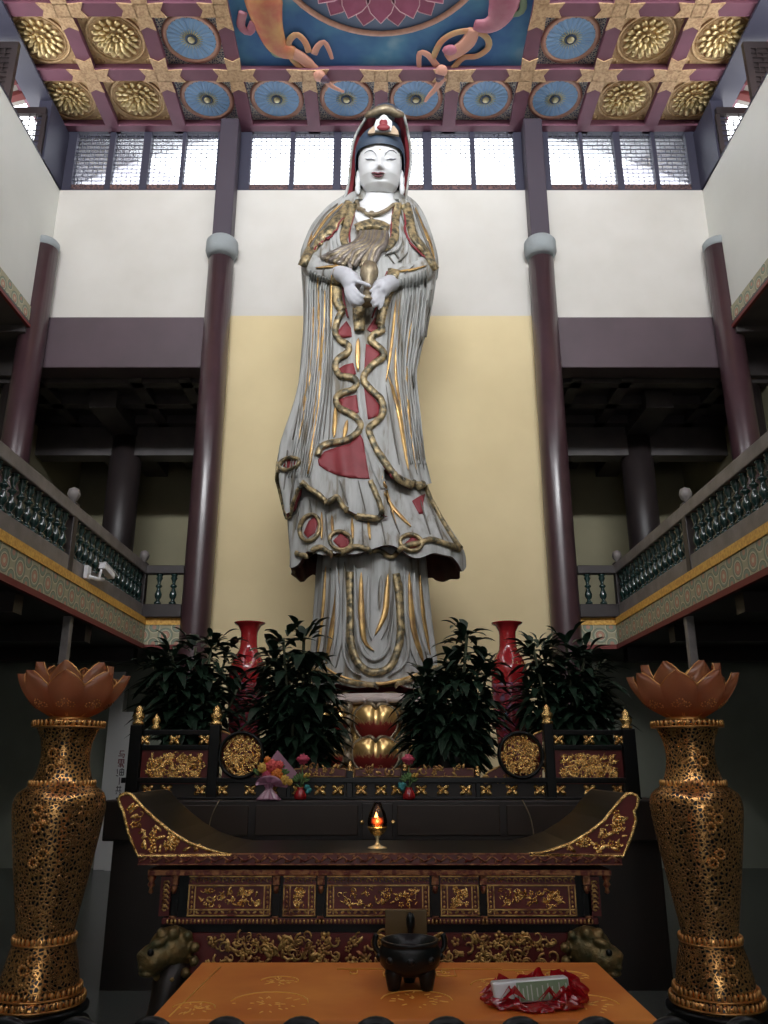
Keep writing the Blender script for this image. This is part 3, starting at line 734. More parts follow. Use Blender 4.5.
def layer(mb, rows, dep, ztop, hem, fold, nz=46, nth=150, mi=0, mi_in=1, thick=.05, inner=.30, keep=None):
    pr = prof(rows); n0 = len(mb.v); f0 = len(mb.f)
    def pt(th, z, off=0.0, dz=0.0):
        c, a = pr(z); b = dep(z)
        r = 1+fold(th, z)-0.0
        s, k = sin(th), -cos(th)
        e = 2/2.25
        x = (abs(s)**e)*(1 if s >= 0 else -1); y = (abs(k)**e)*(1 if k >= 0 else -1)
        return Vector((c+(a*r-off)*x, SD+(b*r-off)*y, z+dz))
    def fn(u, v):
        th = -pi+2*pi*u; zb = hem(th); z = ztop+(zb-ztop)*v; return pt(th, z)
    mb.grid(fn, nth, nz, mi, True, True)
    def fi(u, v):                                # turned hem and inner face
        th = -pi+2*pi*u; zb = hem(th)
        if v < .2: return pt(th, zb, thick*v/.2)
        return pt(th, zb+inner*(v-.2)/.8, thick)
    mb.grid(fi, nth, 5, mi_in, True, True)
    remember(mb, n0, f0)
    return pt
def hemx(tab, rows_ref, back):                   # hem height given as image x -> image y for the front half
    xs = [t[0] for t in tab]; ys = [t[1] for t in tab]; pr = prof(rows_ref)
    def h(th):
        z = 5.0
        for _ in range(5):
            c, a = pr(z); e = 2/2.25; s = sin(th); x = c+a*(abs(s)**e)*(1 if s >= 0 else -1)
            D = SD-(depth(z) if cos(th) > 0 else -depth(z))*abs(cos(th))**e
            if cos(th) >= 0:
                px = 384+F*(x/D)*(cos(TH)+.0)     # refined below
                py = 480.0
                for _k in range(3):
                    r = ray(px, py); px = 384+F*x/D*(r.y); py = interp(xs, ys, px)
                z = zat(py, D)
            else: z = zat(back, SD)
            if cos(th) >= 0 and cos(th) < .25:
                t = cos(th)/.25; z = z
        return z
    return h
def smoothfold(freqs, amp):
    ph = [random.uniform(0, 6.28) for _ in freqs]
    def f(th, z):
        v = 0
        for fr, p in zip(freqs, ph): v += sin(fr*th+p+.35*sin(z*1.1+p))
        v /= len(freqs); return amp*(v if v > 0 else .6*v)
    return f
rows1 = [(520,326,420),(560,320,425),(590,318,428),(620,316,431),(650,314,435),(668,312,437),(682,315,436),(692,320,430)]
rows2 = [(420,300,404),(450,296,410),(470,290,418),(487,287,424),(503,286,431),(518,287,440),(532,288,449),(545,289,457),(556,290,462),(570,290,463)]
rows3 = [(198,362,395),(201,352,403),(206,340,412),(213,330,418),(222,322,423),(232,314,427),(244,308,430),(256,304,434),(266,303,436),(280,304,435),(300,305,432),(325,305,427),(350,303,420),(380,300,414),(410,294,414),(440,284,418),(458,279,423),(474,278,427),(490,279,431),(510,283,434),(530,286,436)]
rows4 = [(199,360,397),(202,349,406),(206,336,415),(213,326,421),(222,318,426),(232,310,430),(244,305,434),(256,301,437),(266,301,438),(280,302,437)]
depth = lambda z: interp([2,4,4.6,5.2,6.0,7.2,8.0,8.4,8.8,9.2,9.9], [.6,.82,.84,.78,.68,.66,.70,.68,.55,.42,.24], z)
dep1 = lambda z: .60
dep2 = lambda z: interp([3.9,4.2,4.5,5.2,6.2], [.86,.82,.70,.56,.46], z)
m = MB()
hem1 = lambda th: zat(690, SD)+.03*sin(7*th)
layer(m, rows1, dep1, zat(520, SD), hem1, smoothfold((9,14,23), .06), 30, 150)
m1 = m
m = m1
f2 = smoothfold((7,12,19), .035)
hz2 = zat(571, SD)
hem2 = lambda th: hz2+.05*sin(8*th+1)+.035*sin(13*th)+.05*max(0, cos(th))
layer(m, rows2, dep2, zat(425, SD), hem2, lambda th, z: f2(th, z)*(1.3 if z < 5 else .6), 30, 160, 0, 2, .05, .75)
tab3 = [(270,476),(279,484),(283,512),(288,519),(294,503),(301,485),(309,488),(317,494),(326,502),(332,501),(337,498),(343,508),(355,514),(370,517),(382,517),(383.5,505),(385,468),(393,475),(402,480),(410,483),(424,485),(440,480)]
layer(m, rows3, depth, zat(198, SD), hemx(tab3, rows3, 470), smoothfold((11,19,31), .055), 90, 200, 0, 1, .04, .25)
robe = m.build('robe', [M['robe'], M['statred'], M['underside']], ST)
# cape over the shoulders: covers only what lies outside the diagonal front edges
m = MB()
tab4 = [(290,262),(302,269),(310,251),(318,241),(329,238),(343,223),(349,208),(352,201),(403,201),(406,225),(408,238),(413,247),(426,258),(435,271),(445,262)]
dep4 = lambda z: depth(z)+.05
layer(m, rows4, dep4, zat(199.5, SD), hemx(tab4, rows4, 276), smoothfold((13,21), .014), 40, 200, 0, 0, .035, .12)
# sleeves: forearms brought together in front of the body
n0, f0 = len(m.v), len(m.f)
for pts, rr in (([(318,248,10.0),(314,266,9.85),(328,273,9.66),(346,277,9.46)], [.15,.17,.17,.12]), ([(422,250,10.0),(425,268,9.85),(408,277,9.66),(389,283,9.48)], [.15,.17,.17,.12])):
    w = catmull([P(*p) for p in pts], .08); n = len(w)
    m.tube(w, [interp([0,.33,.66,1], rr, i/(n-1)) for i in range(n)], 16)
remember(m, n0, f0)
cape = m.build('cape', [M['robe'], M['statred']], ST)

# ---- head
HD = 9.84
hz = lambda y: zat(y, HD)
m = MB(); n0 = 0
zc, zt = zat(184.5, 9.60), zat(131, 9.62)
FEAT = None
cxh = P(380, 160, HD).x
def headpt(u, v):
    th = -pi+2*pi*u; z = zc+(zt-zc)*v
    # width along the height: chin, cheeks, temples, crown
    a = interp([0,.03,.10,.22,.40,.60,.78,.90,1], [.02,.17,.245,.30,.322,.325,.305,.21,.02], v)
    b = a*1.12
    s, c = sin(th), cos(th)
    x = a*s; y = -b*c
    if c > 0 and FEAT:                           # face relief, each feature at its height on the face
        d = 0
        for (x0, v0, sx, sv, h) in FEAT: d += h*exp(-((abs(x)-x0)/sx)**2-((v-v0)/sv)**2)
        y -= d*c**.5
    return Vector((x, y, z))
tiltM = Matrix.Rotation(radians(16), 3, 'X')
cen = Vector((cxh, HD, zc))
def hp(u, v): p = headpt(u, v)-Vector((0,0,zc)); return cen+tiltM @ p
tab_v = [(proj(hp(.5, k/200))[1], k/200) for k in range(10, 190)]
def vy(y): return min(tab_v, key=lambda t: abs(t[0]-y))[1]
def fe(x0, y, sx, py, h): return (x0, vy(y), sx, max(.006, abs(vy(y-py)-vy(y+py))/2), h)
FEAT = [fe(0,167,.048,3.4,.085), fe(0,159.5,.042,6,.042), fe(0,168.6,.078,1.6,.030), fe(0,173,.072,1.6,.022), fe(0,175.9,.058,1.6,.020), fe(0,174.4,.085,.6,-.010),
        fe(0,183,.10,4,.024), fe(0,179,.10,1.8,-.010), fe(.135,158.6,.065,2.2,.014), fe(.075,160.5,.03,2.5,-.010), fe(.13,151.5,.10,2.6,.012), fe(.19,168,.09,6,.018)]
m.grid(hp, 120, 90, 0, True, True)
# neck, bare chest, ears
m.tube([P(377,230,10.06), P(378,219,10.05), P(378.5,209,10.02), P(379.5,200,9.97), P(380,190,9.95), P(380,178,9.95)], [.34,.36,.33,.25,.22,.22], 24)
for s in (-1, 1):
    ec = hp(.5+s*.235, vy(167))
    m.ball(ec+Vector((s*.015,.04,-.02)), (.045,.07,.17), 10, 8); m.ball(ec+Vector((s*.02,.03,-.19)), (.04,.05,.10), 10, 8)
remember(m)
head = m.build('head', [M['skin']], ST, fixn=True)
BV = BVHTree.FromPolygons([tuple(v) for v in ALLV], [tuple(f) for f in ALLF])
def drape(px, py, fb=None):
    r = ray(px, py).normalized(); h, n, i, d = BV.ray_cast(tuple(CAM), tuple(r))
    if h is None: return None, None
    if n.dot(r) > 0: n = -n
    return h, n
def ribbon(mb, pts, w, th=.035, mi=0, step=2.2, closed=False, lift=.012, taper=False):
    c = catmull([(x, y, 0) for x, y in pts], step, closed); n = len(c); rows = []; last = None
    for i, p in enumerate(c):
        t = (c[(i+1) % n]-c[i-1]) if closed else (c[min(i+1,n-1)]-c[max(i-1,0)])
        if t.length < 1e-6: continue
        t.normalize(); nn = Vector((-t.y, t.x, 0)); ww = w(i/(n-1)) if callable(w) else w
        if taper: ww *= max(.06, sin(pi*min(1, max(0, i/(n-1))))**.7)
        C0, N0 = drape(p.x, p.y)
        if C0 is None: continue
        if last is not None and (C0-last).length > .6: pass
        last = C0
        sd = []
        for s in (-1, 1):
            q, nq = drape(p.x+nn.x*s*ww/2, p.y+nn.y*s*ww/2)
            sc = C0.y/F/ray(p.x, p.y).y
            fbq = C0+(P(p.x+nn.x*s*ww/2, p.y+nn.y*s*ww/2, C0.y)-P(p.x, p.y, C0.y))
            if q is None or abs(q.y-C0.y) > .06+.9*abs(ww)*.0125: q = fbq
            sd.append(q)
        back = ray(p.x, p.y).normalized()
        N = (N0*.6-back*.6).normalized()
        a, b = sd; mid = (a+b)/2
        rows.append([a-N*.03, a+N*(lift+th*.6), mid*.5+a*.5+N*(lift+th), mid*.5+b*.5+N*(lift+th), b+N*(lift+th*.6), b-N*.03])
    if len(rows) < 2: return
    vs = [v for r in rows for v in r]; fs = []; k = 6; R = len(rows)
    for i in range(R if closed else R-1):
        j = (i+1) % R
        for q in range(k):
            q2 = (q+1) % k; fs.append((i*k+q, i*k+q2, j*k+q2, j*k+q))
    if not closed: fs.append(tuple(range(k-1, -1, -1))); fs.append(tuple((R-1)*k+q for q in range(k)))
    mb.add(vs, fs, mi, True)
def patch(mb, poly, lift=.02, mi=0, step=3.0):
    from math import floor
    pts = [Vector((a, b)) for a, b in poly]; n = len(pts); bd = []
    for i in range(n):
        a, b = pts[i], pts[(i+1) % n]; k = max(1, int((b-a).length/step))
        bd += [a+(b-a)*j/k for j in range(k)]
    def inside(p):
        c = False; j = len(bd)-1
        for i in range(len(bd)):
            if (bd[i].y > p.y) != (bd[j].y > p.y) and p.x < (bd[j].x-bd[i].x)*(p.y-bd[i].y)/(bd[j].y-bd[i].y)+bd[i].x: c = not c
            j = i
        return c
    x0, x1 = min(p.x for p in bd), max(p.x for p in bd); y0, y1 = min(p.y for p in bd), max(p.y for p in bd)
    vs = list(bd); y = y0+step*.5
    while y < y1:
        x = x0+step*.5
        while x < x1:
            p = Vector((x, y))
            if inside(p) and min((p-b).length for b in bd) > step*.5: vs.append(p)
            x += step
        y += step
    nb = len(bd); ov, oe, of, *_ = delaunay_2d_cdt(vs, [(i, (i+1) % nb) for i in range(nb)], [], 1, 1e-4)
    top = []; low = []
    for p in ov:
        h, nn = drape(p.x, p.y)
        if h is None: h = P(p.x, p.y, SD-.4); nn = Vector((0,-1,0))
        r = ray(p.x, p.y).normalized(); N = (nn*.5-r*.6).normalized()
        top.append(h+N*lift); low.append(h-N*.03)
    k = len(top); fs = [tuple(f) for f in of]
    from collections import Counter
    ec = Counter(); dirs = {}
    for f in of:
        for i in range(len(f)):
            a, b = f[i], f[(i+1) % len(f)]; ec[frozenset((a, b))] += 1; dirs[frozenset((a, b))] = (a, b)
    for e, c in ec.items():
        if c == 1: a, b = dirs[e]; fs.append((b, a, a+k, b+k))
    mb.add(top+low, fs, mi, True)

# ---- face paint
for s in (-1, 1):
    m = MB(); f = lambda x: 380.5+s*x
    ribbon(m, [(f(4),157),(f(5.2),153.6),(f(8.5),150.9),(f(12.5),150.8),(f(16),153.5)], .9, .006, 0, 1.5, taper=True, lift=.004)
    m.build('eyebrow', M['ink'], head)
for s in (-1, 1):
    m = MB(); f = lambda x: 380.5+s*x
    ribbon(m, [(f(5.5),160),(f(9),159.2),(f(12.5),159.6),(f(15.5),158.6)], 1.5, .008, 0, 1.5, taper=True, lift=.004)
    m.build('eye', M['ink'], head)
m = MB(); ribbon(m, [(371.5,173.2),(375,172.6),(378,173.6),(381,172.6),(384.5,173.2)], 2.0, .012, 0, 1, taper=True); ribbon(m, [(373,175.2),(378,176.2),(383,175.2)], 2.2, .014, 0, 1, taper=True); m.build('lips', M['lip'], head)
m = MB(); h, n = drape(380, 149.5); m.ball(h, .013, 8, 6); m.build('brow_dot', M['palegold'], head)
# ---- hair, bun, crown
m = MB()
def hair(u, v):
    th = -pi+2*pi*u; z = .40+.64*v
    p = Vector((0,0,0)); a = interp([.40,.55,.70,.82,.92,1.0,1.04], [.385,.395,.39,.36,.30,.20,.02], z)
    fr = max(0, cos(th))
    zz = z
    low = interp([0,.45,.66,.82,1], [HL,HL-.01,HL-.08,.26,.16], 1-fr) if fr > 0 else .16   # hairline high on the forehead, down beside the ears
    zz = max(z, 0)
    zz = low+(1.04-low)*v
    a = interp([.2,.40,.55,.70,.82,.92,1.0,1.04], [.345,.368,.372,.362,.32,.25,.16,.02], zz)
    p = Vector((a*sin(th), -a*1.10*cos(th), (zt-zc)*zz))
    return cen+tiltM @ p
HL = .6
for _k in range(40):
    if proj(hair(.5, 0))[1] < 139.3: HL -= .008
m.grid(hair, 72, 24, 0, True, True)
m.ball(P(386,128,9.84), (.31,.24,.42), 20, 14)
HB = BVHTree.FromPolygons([tuple(v) for v in m.v], [tuple(f) for f in m.f])
m.build('hair', M['hairblue'], ST)
def plate(mb, pl, D, t, mi=0, bulge=0):          # thin solid plate standing upright at distance D
    mb.prism([(P(x, y, D).x, P(x, y, D).z) for x, y in pl], lambda u, v, d: Vector((u, D+d, v)), -t/2, t/2, mi)
CD = min(h.y for h in (HB.ray_cast(tuple(CAM), tuple(ray(x, y)))[0] for x in (372,383,394) for y in (122,127,132)) if h is not None)-.05
m = MB()
def onD(x, y, D=9.55): return P(x, y, D)
plate(m, [(367.5,134.5),(369,131),(374,126.5),(378,128),(390,128),(394,126.5),(398,131.5),(399,136),(383,133.5)], CD+.02, .05, 0)
cr = m.build('crown', M['tan'], ST, bevel=.01)
m = MB(); plate(m, [(375,131.5),(374.5,126),(376,121),(379,119.5),(381,117),(384,115.5),(387,117),(389,120),(392,122),(392,127),(391,131.5)], CD-.02, .05, 0); m.build('flame_plaque', M['skin'], cr, bevel=.008)
m = MB(); q = P(383.5,127.5,CD-.06); m.ball(q, (.095,.04,.05), 12, 8); m.ball(q+Vector((0,0,.08)), (.06,.035,.075), 10, 8); m.build('seated_figure', M['statred'], cr)
m = MB(); m.ball(P(383.6,120.6,CD-.06), (.042,.035,.05), 10, 8); m.build('seated_figure_head', M['skin'], cr)
# ---- hood: a shell behind and around the head
edge = [(110,374,396),(113,369.5,402),(118,366,404.5),(126,361,406.5),(134,356.5,408),(142,353.5,409.5),(150,352,410.5),(158,351,411),(166,350.5,410.5),(176,349.5,409),(186,348,407.5),(194,346,406),(201,344,406)]
def hoodrow(i, fr):
    y, a, b = edge[i]; D = interp([105,118,134,160,201], [9.40,9.42,9.62,9.78,9.90], y)
    A, B = P(a, y, D), P(b, y, D); c = (A.x+B.x)/2; w = (B.x-A.x)/2
    ph = pi*fr; bk = interp([105,112,134,201], [.35,.75,.72,.60], y)
    return Vector((c-w*cos(ph)*(1+.12*sin(ph)), D+bk*sin(ph), A.z))
ec = catmull([(y, a, b) for y, a, b in edge], 2.5); edge = [(p.x, p.y, p.z) for p in ec]; NE = len(edge)-1
m = MB()
def outer(u, v): return hoodrow(int(round(v*NE)), u)
m.grid(outer, 36, NE, 0)
i0 = len(m.v)
def innr(u, v):
    p = hoodrow(int(round(v*NE)), u); y, a, b = edge[int(round(v*NE))]
    c = Vector((P((a+b)/2, y, p.y).x, 10.15, p.z)); d = (c-p); d.z = 0
    return p+d*min(.35, .085/max(.05, d.length))
m.grid(innr, 36, NE, 1)
# rims joining the two faces, top closed by the folded peak
for u in (0, 1):
    a = [outer(u, j/NE) for j in range(NE+1)]; b = [innr(u, j/NE) for j in range(NE+1)]; k = NE+1
    m.add(a+b, [(j, j+1, k+j+1, k+j) for j in range(NE)], 1, False)
    m.tube(a, .022, 6, 0)
a = [outer(u/36, 0) for u in range(37)]; m.add(a, [tuple(range(37))], 0, False)
hood = m.build('hood', [M['robe'], M['statred']], ST)
m = MB(); m.tube([P(x, y, D) for x, y, D in ((366,117,9.40),(369,114.5,9.36),(374,113.5,9.30),(378,111.2,9.28),(385,109.6,9.26),(391,110.5,9.28),(395,113.5,9.30),(399,114.5,9.36),(403,115,9.40))], [.03,.05,.06,.07,.075,.07,.06,.05,.03], 10)
m.build('hood_curl', M['dullgold'], hood)

# ---- bare chest and necklace
m = MB()
patch(m, [(358,204),(399,204),(397,208),(393,222),(386,229),(362,229),(356,220),(352,206)], .03, 0); m.build('chest', M['skin'], ST)
m = MB()
ribbon(m, [(356.5,203),(360,209.5),(366,214),(372.5,216),(380,214),(387,210),(392,206)], 3.6, .05, 0, 2, lift=.05)
h, n = drape(372, 218); m.ball(h+n*.06, (.055,.04,.055), 12, 8); h, n = drape(372, 222.5); m.ball(h+n*.06, (.03,.03,.03), 10, 6)
m.build('necklace', M['dullgold'], ST)

# ---- ornament borders
m = MB()
def B(pts, w, **k):
    mb = MB(); ribbon(mb, pts, w, .05, 0, **k)
    if mb.v: mb.build('brocade_border', M['brocade'], robe)
B([(350,203),(346,211),(339,219),(330,231),(322,238),(312,248),(303,266)], lambda t: 10-3.5*abs(t-.3))   # cape edges
B([(405,205),(408.5,215),(411,228),(414,238),(421,247),(428,257),(435,269)], lambda t: 9-3*t)
B([(354,204),(350,216),(346,230),(343.5,240),(346,247),(352,249)], 8)
B([(396.5,204),(395.5,218),(395,231),(393,241),(387,247),(380,248)], 8)
B([(357,230.5),(364,227),(372,225.5),(380,227),(388,231)], 8, lift=.05)
B([(339.5,271),(337.5,281),(336.8,292),(338,303),(343,311)], lambda t: 11-2*t)
B([(394,270),(391,284),(386.5,297),(382.5,310),(380,325)], lambda t: 12-3*t)
B([(343,311),(338,320),(335.5,333),(341,341.5),(348.5,345),(348,353),(339,358.5),(335.5,366.5),(340,375.5),(352,378),(357,384),(352,390),(342,393.5),(336,400),(341,409),(353,415.5),(360.5,424),(357,433.5),(344,441),(330,443.5),(321,448),(318,456)], 6.2)
B([(380,325),(382,331),(373.5,335),(370.5,341),(379,348),(383.5,356),(374,364),(365.5,373),(364,382),(373,392),(381.5,401),(383,413),(375,423),(368.5,429),(371,438),(376,449),(384,462),(393.5,473.5),(403,480),(412,483.5),(424,485)], 6.6)
B([(359,303),(358.5,318),(359,331)], lambda t: 13-3*t, lift=.04)
B([(302,482),(309,488),(317,493.5),(326,501.5),(332,500),(337.5,497),(341,503),(346,509),(355,514.5),(370,517),(382,516.5),(379.5,504),(375,493),(370,481)], 5.0)
B([(279,462),(278.5,476),(281,497),(287,519),(294,503),(301,484)], 2.5)
B([(296,553),(303,555.5),(309,554.5),(316,549),(322,547.5),(330,553),(338,555),(347,551),(355,547),(364,548.5),(372,551),(380,551),(387,555.5),(393,557),(398,551),(403,547.5),(410,545),(418,543.5),(426,540.5),(432,540),(445,544),(459.5,550)], 5)
B([(424,486),(430,500),(440,518),(452,538),(460,549)], 2.4)
for (cx, cy, rx, ry) in ((289.5,464,10,6),(310.5,528,10,13),(341,541,11,9),(411,543,11,8)):
    B([(cx+rx*cos(a*pi/5), cy+ry*sin(a*pi/5)-.4*rx*cos(a*pi/5)*(1 if rx < 10.5 else -.5)*.5) for a in range(10)], 3.6, closed=True)
B([(350,572),(350,605),(350.5,636),(355,657),(364,669),(375,672.5),(387,669),(395.5,657),(400,636),(399.5,605),(396,574)], 7.5)
B([(313,668),(330,675),(350,682),(375,685),(400,683),(420,675),(436,667)], 5)
m = MB()
G = lambda pts, w=3.2: ribbon(m, pts, w, .022, 0, step=3, taper=True)
G([(313,300),(312.5,350),(306,395),(299,440)], 4.6); G([(325,290),(323,347),(316.5,410),(308.5,474)], 5.6); G([(336,405),(334,438)], 4.2); G([(347,420),(343.5,440)], 4.2)
G([(318,275),(319,330),(316,370)], 2.2); G([(358,338),(357.5,355),(358,371)], 5); G([(332,275),(331,330)], 2.4)
G([(396,300),(391,350),(386,382)], 3); G([(388,376),(394,395),(400,420),(408,470)], 4); G([(400,300),(397,340),(396,380),(405,430)], 2.6); G([(412,320),(406,360),(409,420),(416,470)], 2.4)
G([(384,492),(393,508),(411,527)], 3.6); G([(380,470),(389,500),(396,525)], 2.2)
G([(332,515),(333,535)], 3); G([(352,518),(353,540)], 3); G([(368,520),(370,540)], 3); G([(322,512),(322,540)], 2.5)
G([(361,572),(361.5,614),(364.5,641),(374,651)], 6); G([(388,574),(387,590),(384.5,614),(375,635)], 6)
G([(338,568),(337,600),(333,625),(326.5,664)], 5.6); G([(409,572),(410.5,600),(414,632),(424,665)], 5.6); G([(326,566),(323,610),(318,655)], 3); G([(419,575),(423,615),(430,655)], 3)
G([(313,232),(307,252),(305,262)], 2.2); G([(424,228),(431,247),(434,260)], 2.2); G([(343,204),(330,215),(320,228),(310,245)], 2.4); G([(415,208),(421,224),(428,243)], 2.4)
G([(316,268),(330,267),(346,266)], 2.4); G([(397,272),(412,270),(426,266)], 2.4); G([(361,240),(352,258),(335,266)], 2)
G([(320,662),(340,676),(375,684),(412,676),(430,664)], 3.4)
m.build('gold_striping', M['statgold'], robe)
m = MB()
D_ = lambda pts, w=1.5: ribbon(m, pts, w, .018, 0, step=3, taper=True)  # dark raised strips painting in the shade of the robe's folds
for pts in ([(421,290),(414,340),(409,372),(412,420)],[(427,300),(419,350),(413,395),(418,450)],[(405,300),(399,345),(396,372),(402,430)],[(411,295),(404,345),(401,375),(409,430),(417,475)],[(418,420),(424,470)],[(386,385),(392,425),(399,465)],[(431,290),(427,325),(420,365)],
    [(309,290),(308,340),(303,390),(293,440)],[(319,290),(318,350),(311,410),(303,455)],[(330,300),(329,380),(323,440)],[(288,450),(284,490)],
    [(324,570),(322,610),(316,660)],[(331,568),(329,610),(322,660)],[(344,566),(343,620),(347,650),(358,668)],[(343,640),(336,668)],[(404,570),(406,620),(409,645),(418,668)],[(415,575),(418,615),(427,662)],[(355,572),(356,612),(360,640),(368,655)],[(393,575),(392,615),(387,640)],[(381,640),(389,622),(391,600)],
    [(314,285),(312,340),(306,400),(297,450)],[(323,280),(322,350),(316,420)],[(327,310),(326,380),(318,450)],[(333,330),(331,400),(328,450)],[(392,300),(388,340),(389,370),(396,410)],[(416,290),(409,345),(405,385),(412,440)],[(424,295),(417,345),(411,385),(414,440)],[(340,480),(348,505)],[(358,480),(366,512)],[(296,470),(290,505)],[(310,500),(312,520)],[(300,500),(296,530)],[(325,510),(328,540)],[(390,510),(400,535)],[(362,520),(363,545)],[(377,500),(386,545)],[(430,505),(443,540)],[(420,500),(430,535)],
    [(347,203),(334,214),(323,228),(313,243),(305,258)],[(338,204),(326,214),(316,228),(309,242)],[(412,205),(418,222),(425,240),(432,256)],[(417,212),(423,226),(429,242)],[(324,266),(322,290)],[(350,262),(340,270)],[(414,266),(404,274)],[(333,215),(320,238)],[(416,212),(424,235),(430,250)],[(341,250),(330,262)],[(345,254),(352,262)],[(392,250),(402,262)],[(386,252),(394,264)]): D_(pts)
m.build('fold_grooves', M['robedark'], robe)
m = MB()
def R_(pts, w=1.8):
    mb = MB(); ribbon(mb, pts, w, .03, 0, step=2.5)
    if mb.v: mb.build('red_piping', M['statred'], robe)
R_([(356.5,206),(353,218),(349.5,232),(350,243)]); R_([(352,205),(348,214),(341,222),(333,234),(324,241),(313,252),(304,267)]); R_([(393,206),(391.5,222),(391,238)]); R_([(404,208),(405,222),(407,237),(414,246.5),(425,257),(434,270)])
R_([(344,270),(343,285),(344,300),(348,318)]); R_([(387,272),(384,286),(378,302),(372,318)])
for pl in ([(335.5,334),(346.5,321),(351,328),(352,337),(343,338)],[(337,370),(345,365),(353,363),(356,374),(350,376),(340,374)],[(338.5,400),(348,396.5),(356.5,395),(359.5,412),(355,414),(343,408.5)],
    [(318,460),(324,452),(338,447),(349,444),(360,434),(363,440),(366,458),(369.5,479),(350,478),(337,475),(327,471),(319,465.5)],
    [(367,330),(375,317),(381,330),(373,333)],[(366,344),(373,347),(381,354),(371,364),(364,372)],[(364,388),(372,396),(379.5,405),(378.5,416),(368,419.5)],
    [(283,466),(289,459.5),(296,460),(295,466),(289,469)],[(304,533),(309,521),(315,517),(318,524),(315,533),(308,538)],[(333,541),(341,533),(349,540),(350,547),(341,549)],[(403,545),(412,537),(419,541),(417,547),(408,549)],
    [(412,501),(420,496),(425,494),(423,503),(424,513),(419,514)]):
    mp_ = MB(); patch(mp_, pl, .015, 0); mp_.build('red_lining', M['statred'], robe)
R_([(372,440),(380,458),(390,473),(403,484),(412,488)], 3.2)
m = MB()
patch(m, [(357,373),(360,373),(361,395),(362,405),(366,425),(369,440),(380,470),(388,490),(380,488),(372,470),(364,445),(361,425),(358,405),(357,388)], .035, 0)
for pts in ([(342,224),(338,238),(342,250),(353,256)],[(399,225),(401,240),(396,250),(385,255)],[(332,240),(333,252),(343,262)],[(407,240),(406,252),(398,262)],[(337,560),(338,610),(334,655)],[(345,562),(345.5,612),(344,650),(350,668),(362,676)],[(404,562),(405,612),(408,650),(400,668),(388,676)],[(356,565),(357,618),(361,648),(374,660),(388,648),(394,612)],[(412,570),(416,612),(426,655)],[(368,575),(368,625),(372,640)],[(381,575),(379,610)]):
    ribbon(m, pts, 4.2, .05, 0, step=3, taper=True)
for k in range(9):
    x = 308+k*2.6; ribbon(m, [(x+3,270+k*1.2),(x+.5,290),(x-1,340),(x-6,400),(x-14,450),(x-19,478)], 1.9, .03, 0, step=4, taper=True)
for k in range(8):
    x = 427-k*3.5; ribbon(m, [(x-2,270+k*1.2),(x-1,292),(x-6,340),(x-12+k,375),(x-8+k*1.2,420),(x-2+k,465)], 2.0, .03, 0, step=4, taper=True)
m.build('drapery', M['robe'], robe)
# dark bunched sash hanging from the chest, its strands swept to the left
m = MB()
for k in range(13):
    a = k/12; x0 = 361+25*a; x1 = 322+52*a; y1 = 262+7*sin(a*2.2)
    c = catmull([(x0,234+2*abs(a-.5),0),(x0-4+2*a,246,0),(x1+(x0-x1)*.35,255,0),(x1,y1,0)], 3)
    pts = []
    for p in c:
        h, n = drape(p.x, p.y)
        if h is not None: pts.append(h+n*.05)
    if len(pts) > 2: m.tube(pts, [.045*(.7+.5*sin(pi*i/(len(pts)-1))) for i in range(len(pts))], 7, k % 2)
m.build('tasselled_sash', [M['strand'], M['dullgold']], robe)

# ---- hands and the little vase
def hand(name, wrist, palm, fingers, pr=.10):
    q = MB()
    q.tube([P(*p) for p in wrist], [.12,.115,.12][:len(wrist)], 14)
    q.tube([P(*p) for p in palm], [pr*1.1, pr*1.35, pr*1.15][:len(palm)], 14)
    for f, r in fingers:
        w = catmull([P(*p) for p in f], .03); n = len(w); q.tube(w, [r*(1-.35*i/(n-1)) for i in range(n)], 10); q.ball(w[-1], r*.65, 8, 6)
    return remesh(q.build(name, M['skingrey'], ST), .016, 5)
M['skingrey'] = mat('hand_grey_paint', (.55,.56,.60), .5)
hand('hand', [(338,274,9.5),(344,275,9.36),(348,277,9.3)], [(347,277,9.3),(351,281,9.24),(354,287,9.22)],
     [([(352,279,9.22),(358,281.5,9.12),(364,283.5,9.10),(370,286,9.12)], .040),
      ([(351,285,9.2),(356,291,9.1),(361,296,9.1),(366,297,9.14)], .042), ([(349,287,9.2),(353,294,9.12),(358,300,9.12),(363,302,9.16)], .042),
      ([(347,287,9.22),(350,296,9.14),(355,303,9.14),(360,305,9.18)], .040), ([(345.5,285,9.24),(347,295,9.18),(351,303,9.17),(355,307,9.2)], .034)])
hand('hand', [(392,283,9.5),(388,284,9.38),(384,286,9.32)], [(386,285,9.34),(382,288,9.30),(379,293,9.28)],
     [([(381,286,9.26),(377,286,9.16),(373,289,9.12),(370.5,291,9.13)], .038),
      ([(380,291,9.24),(376,293,9.14),(372.5,296,9.13),(370.5,299,9.17)], .040), ([(380,294,9.24),(377,298,9.14),(374,301,9.13),(371.5,303,9.17)], .040),
      ([(381,296,9.26),(379,302,9.16),(376,305,9.15),(373.5,307,9.19)], .038), ([(383,296,9.28),(382.5,303,9.2),(381,307,9.18),(379,309,9.2)], .032)])
m = MB(); a, b = P(370,264,9.26), P(366.5,303,9.2); ax = (b-a); Q = ax.to_track_quat('Z', 'Y').to_matrix().to_4x4(); Q.translation = a; l = ax.length
m.lathe([(.02,0),(.10,.02),(.125,l*.18),(.12,l*.30),(.07,l*.45),(.05,l*.6),(.055,l*.82),(.09,l*.88),(.11,l*.97),(.10,l)], 18, (0,0,0), 0, Q)
m.build('holy_water_vase', M['dullgold'], ST)

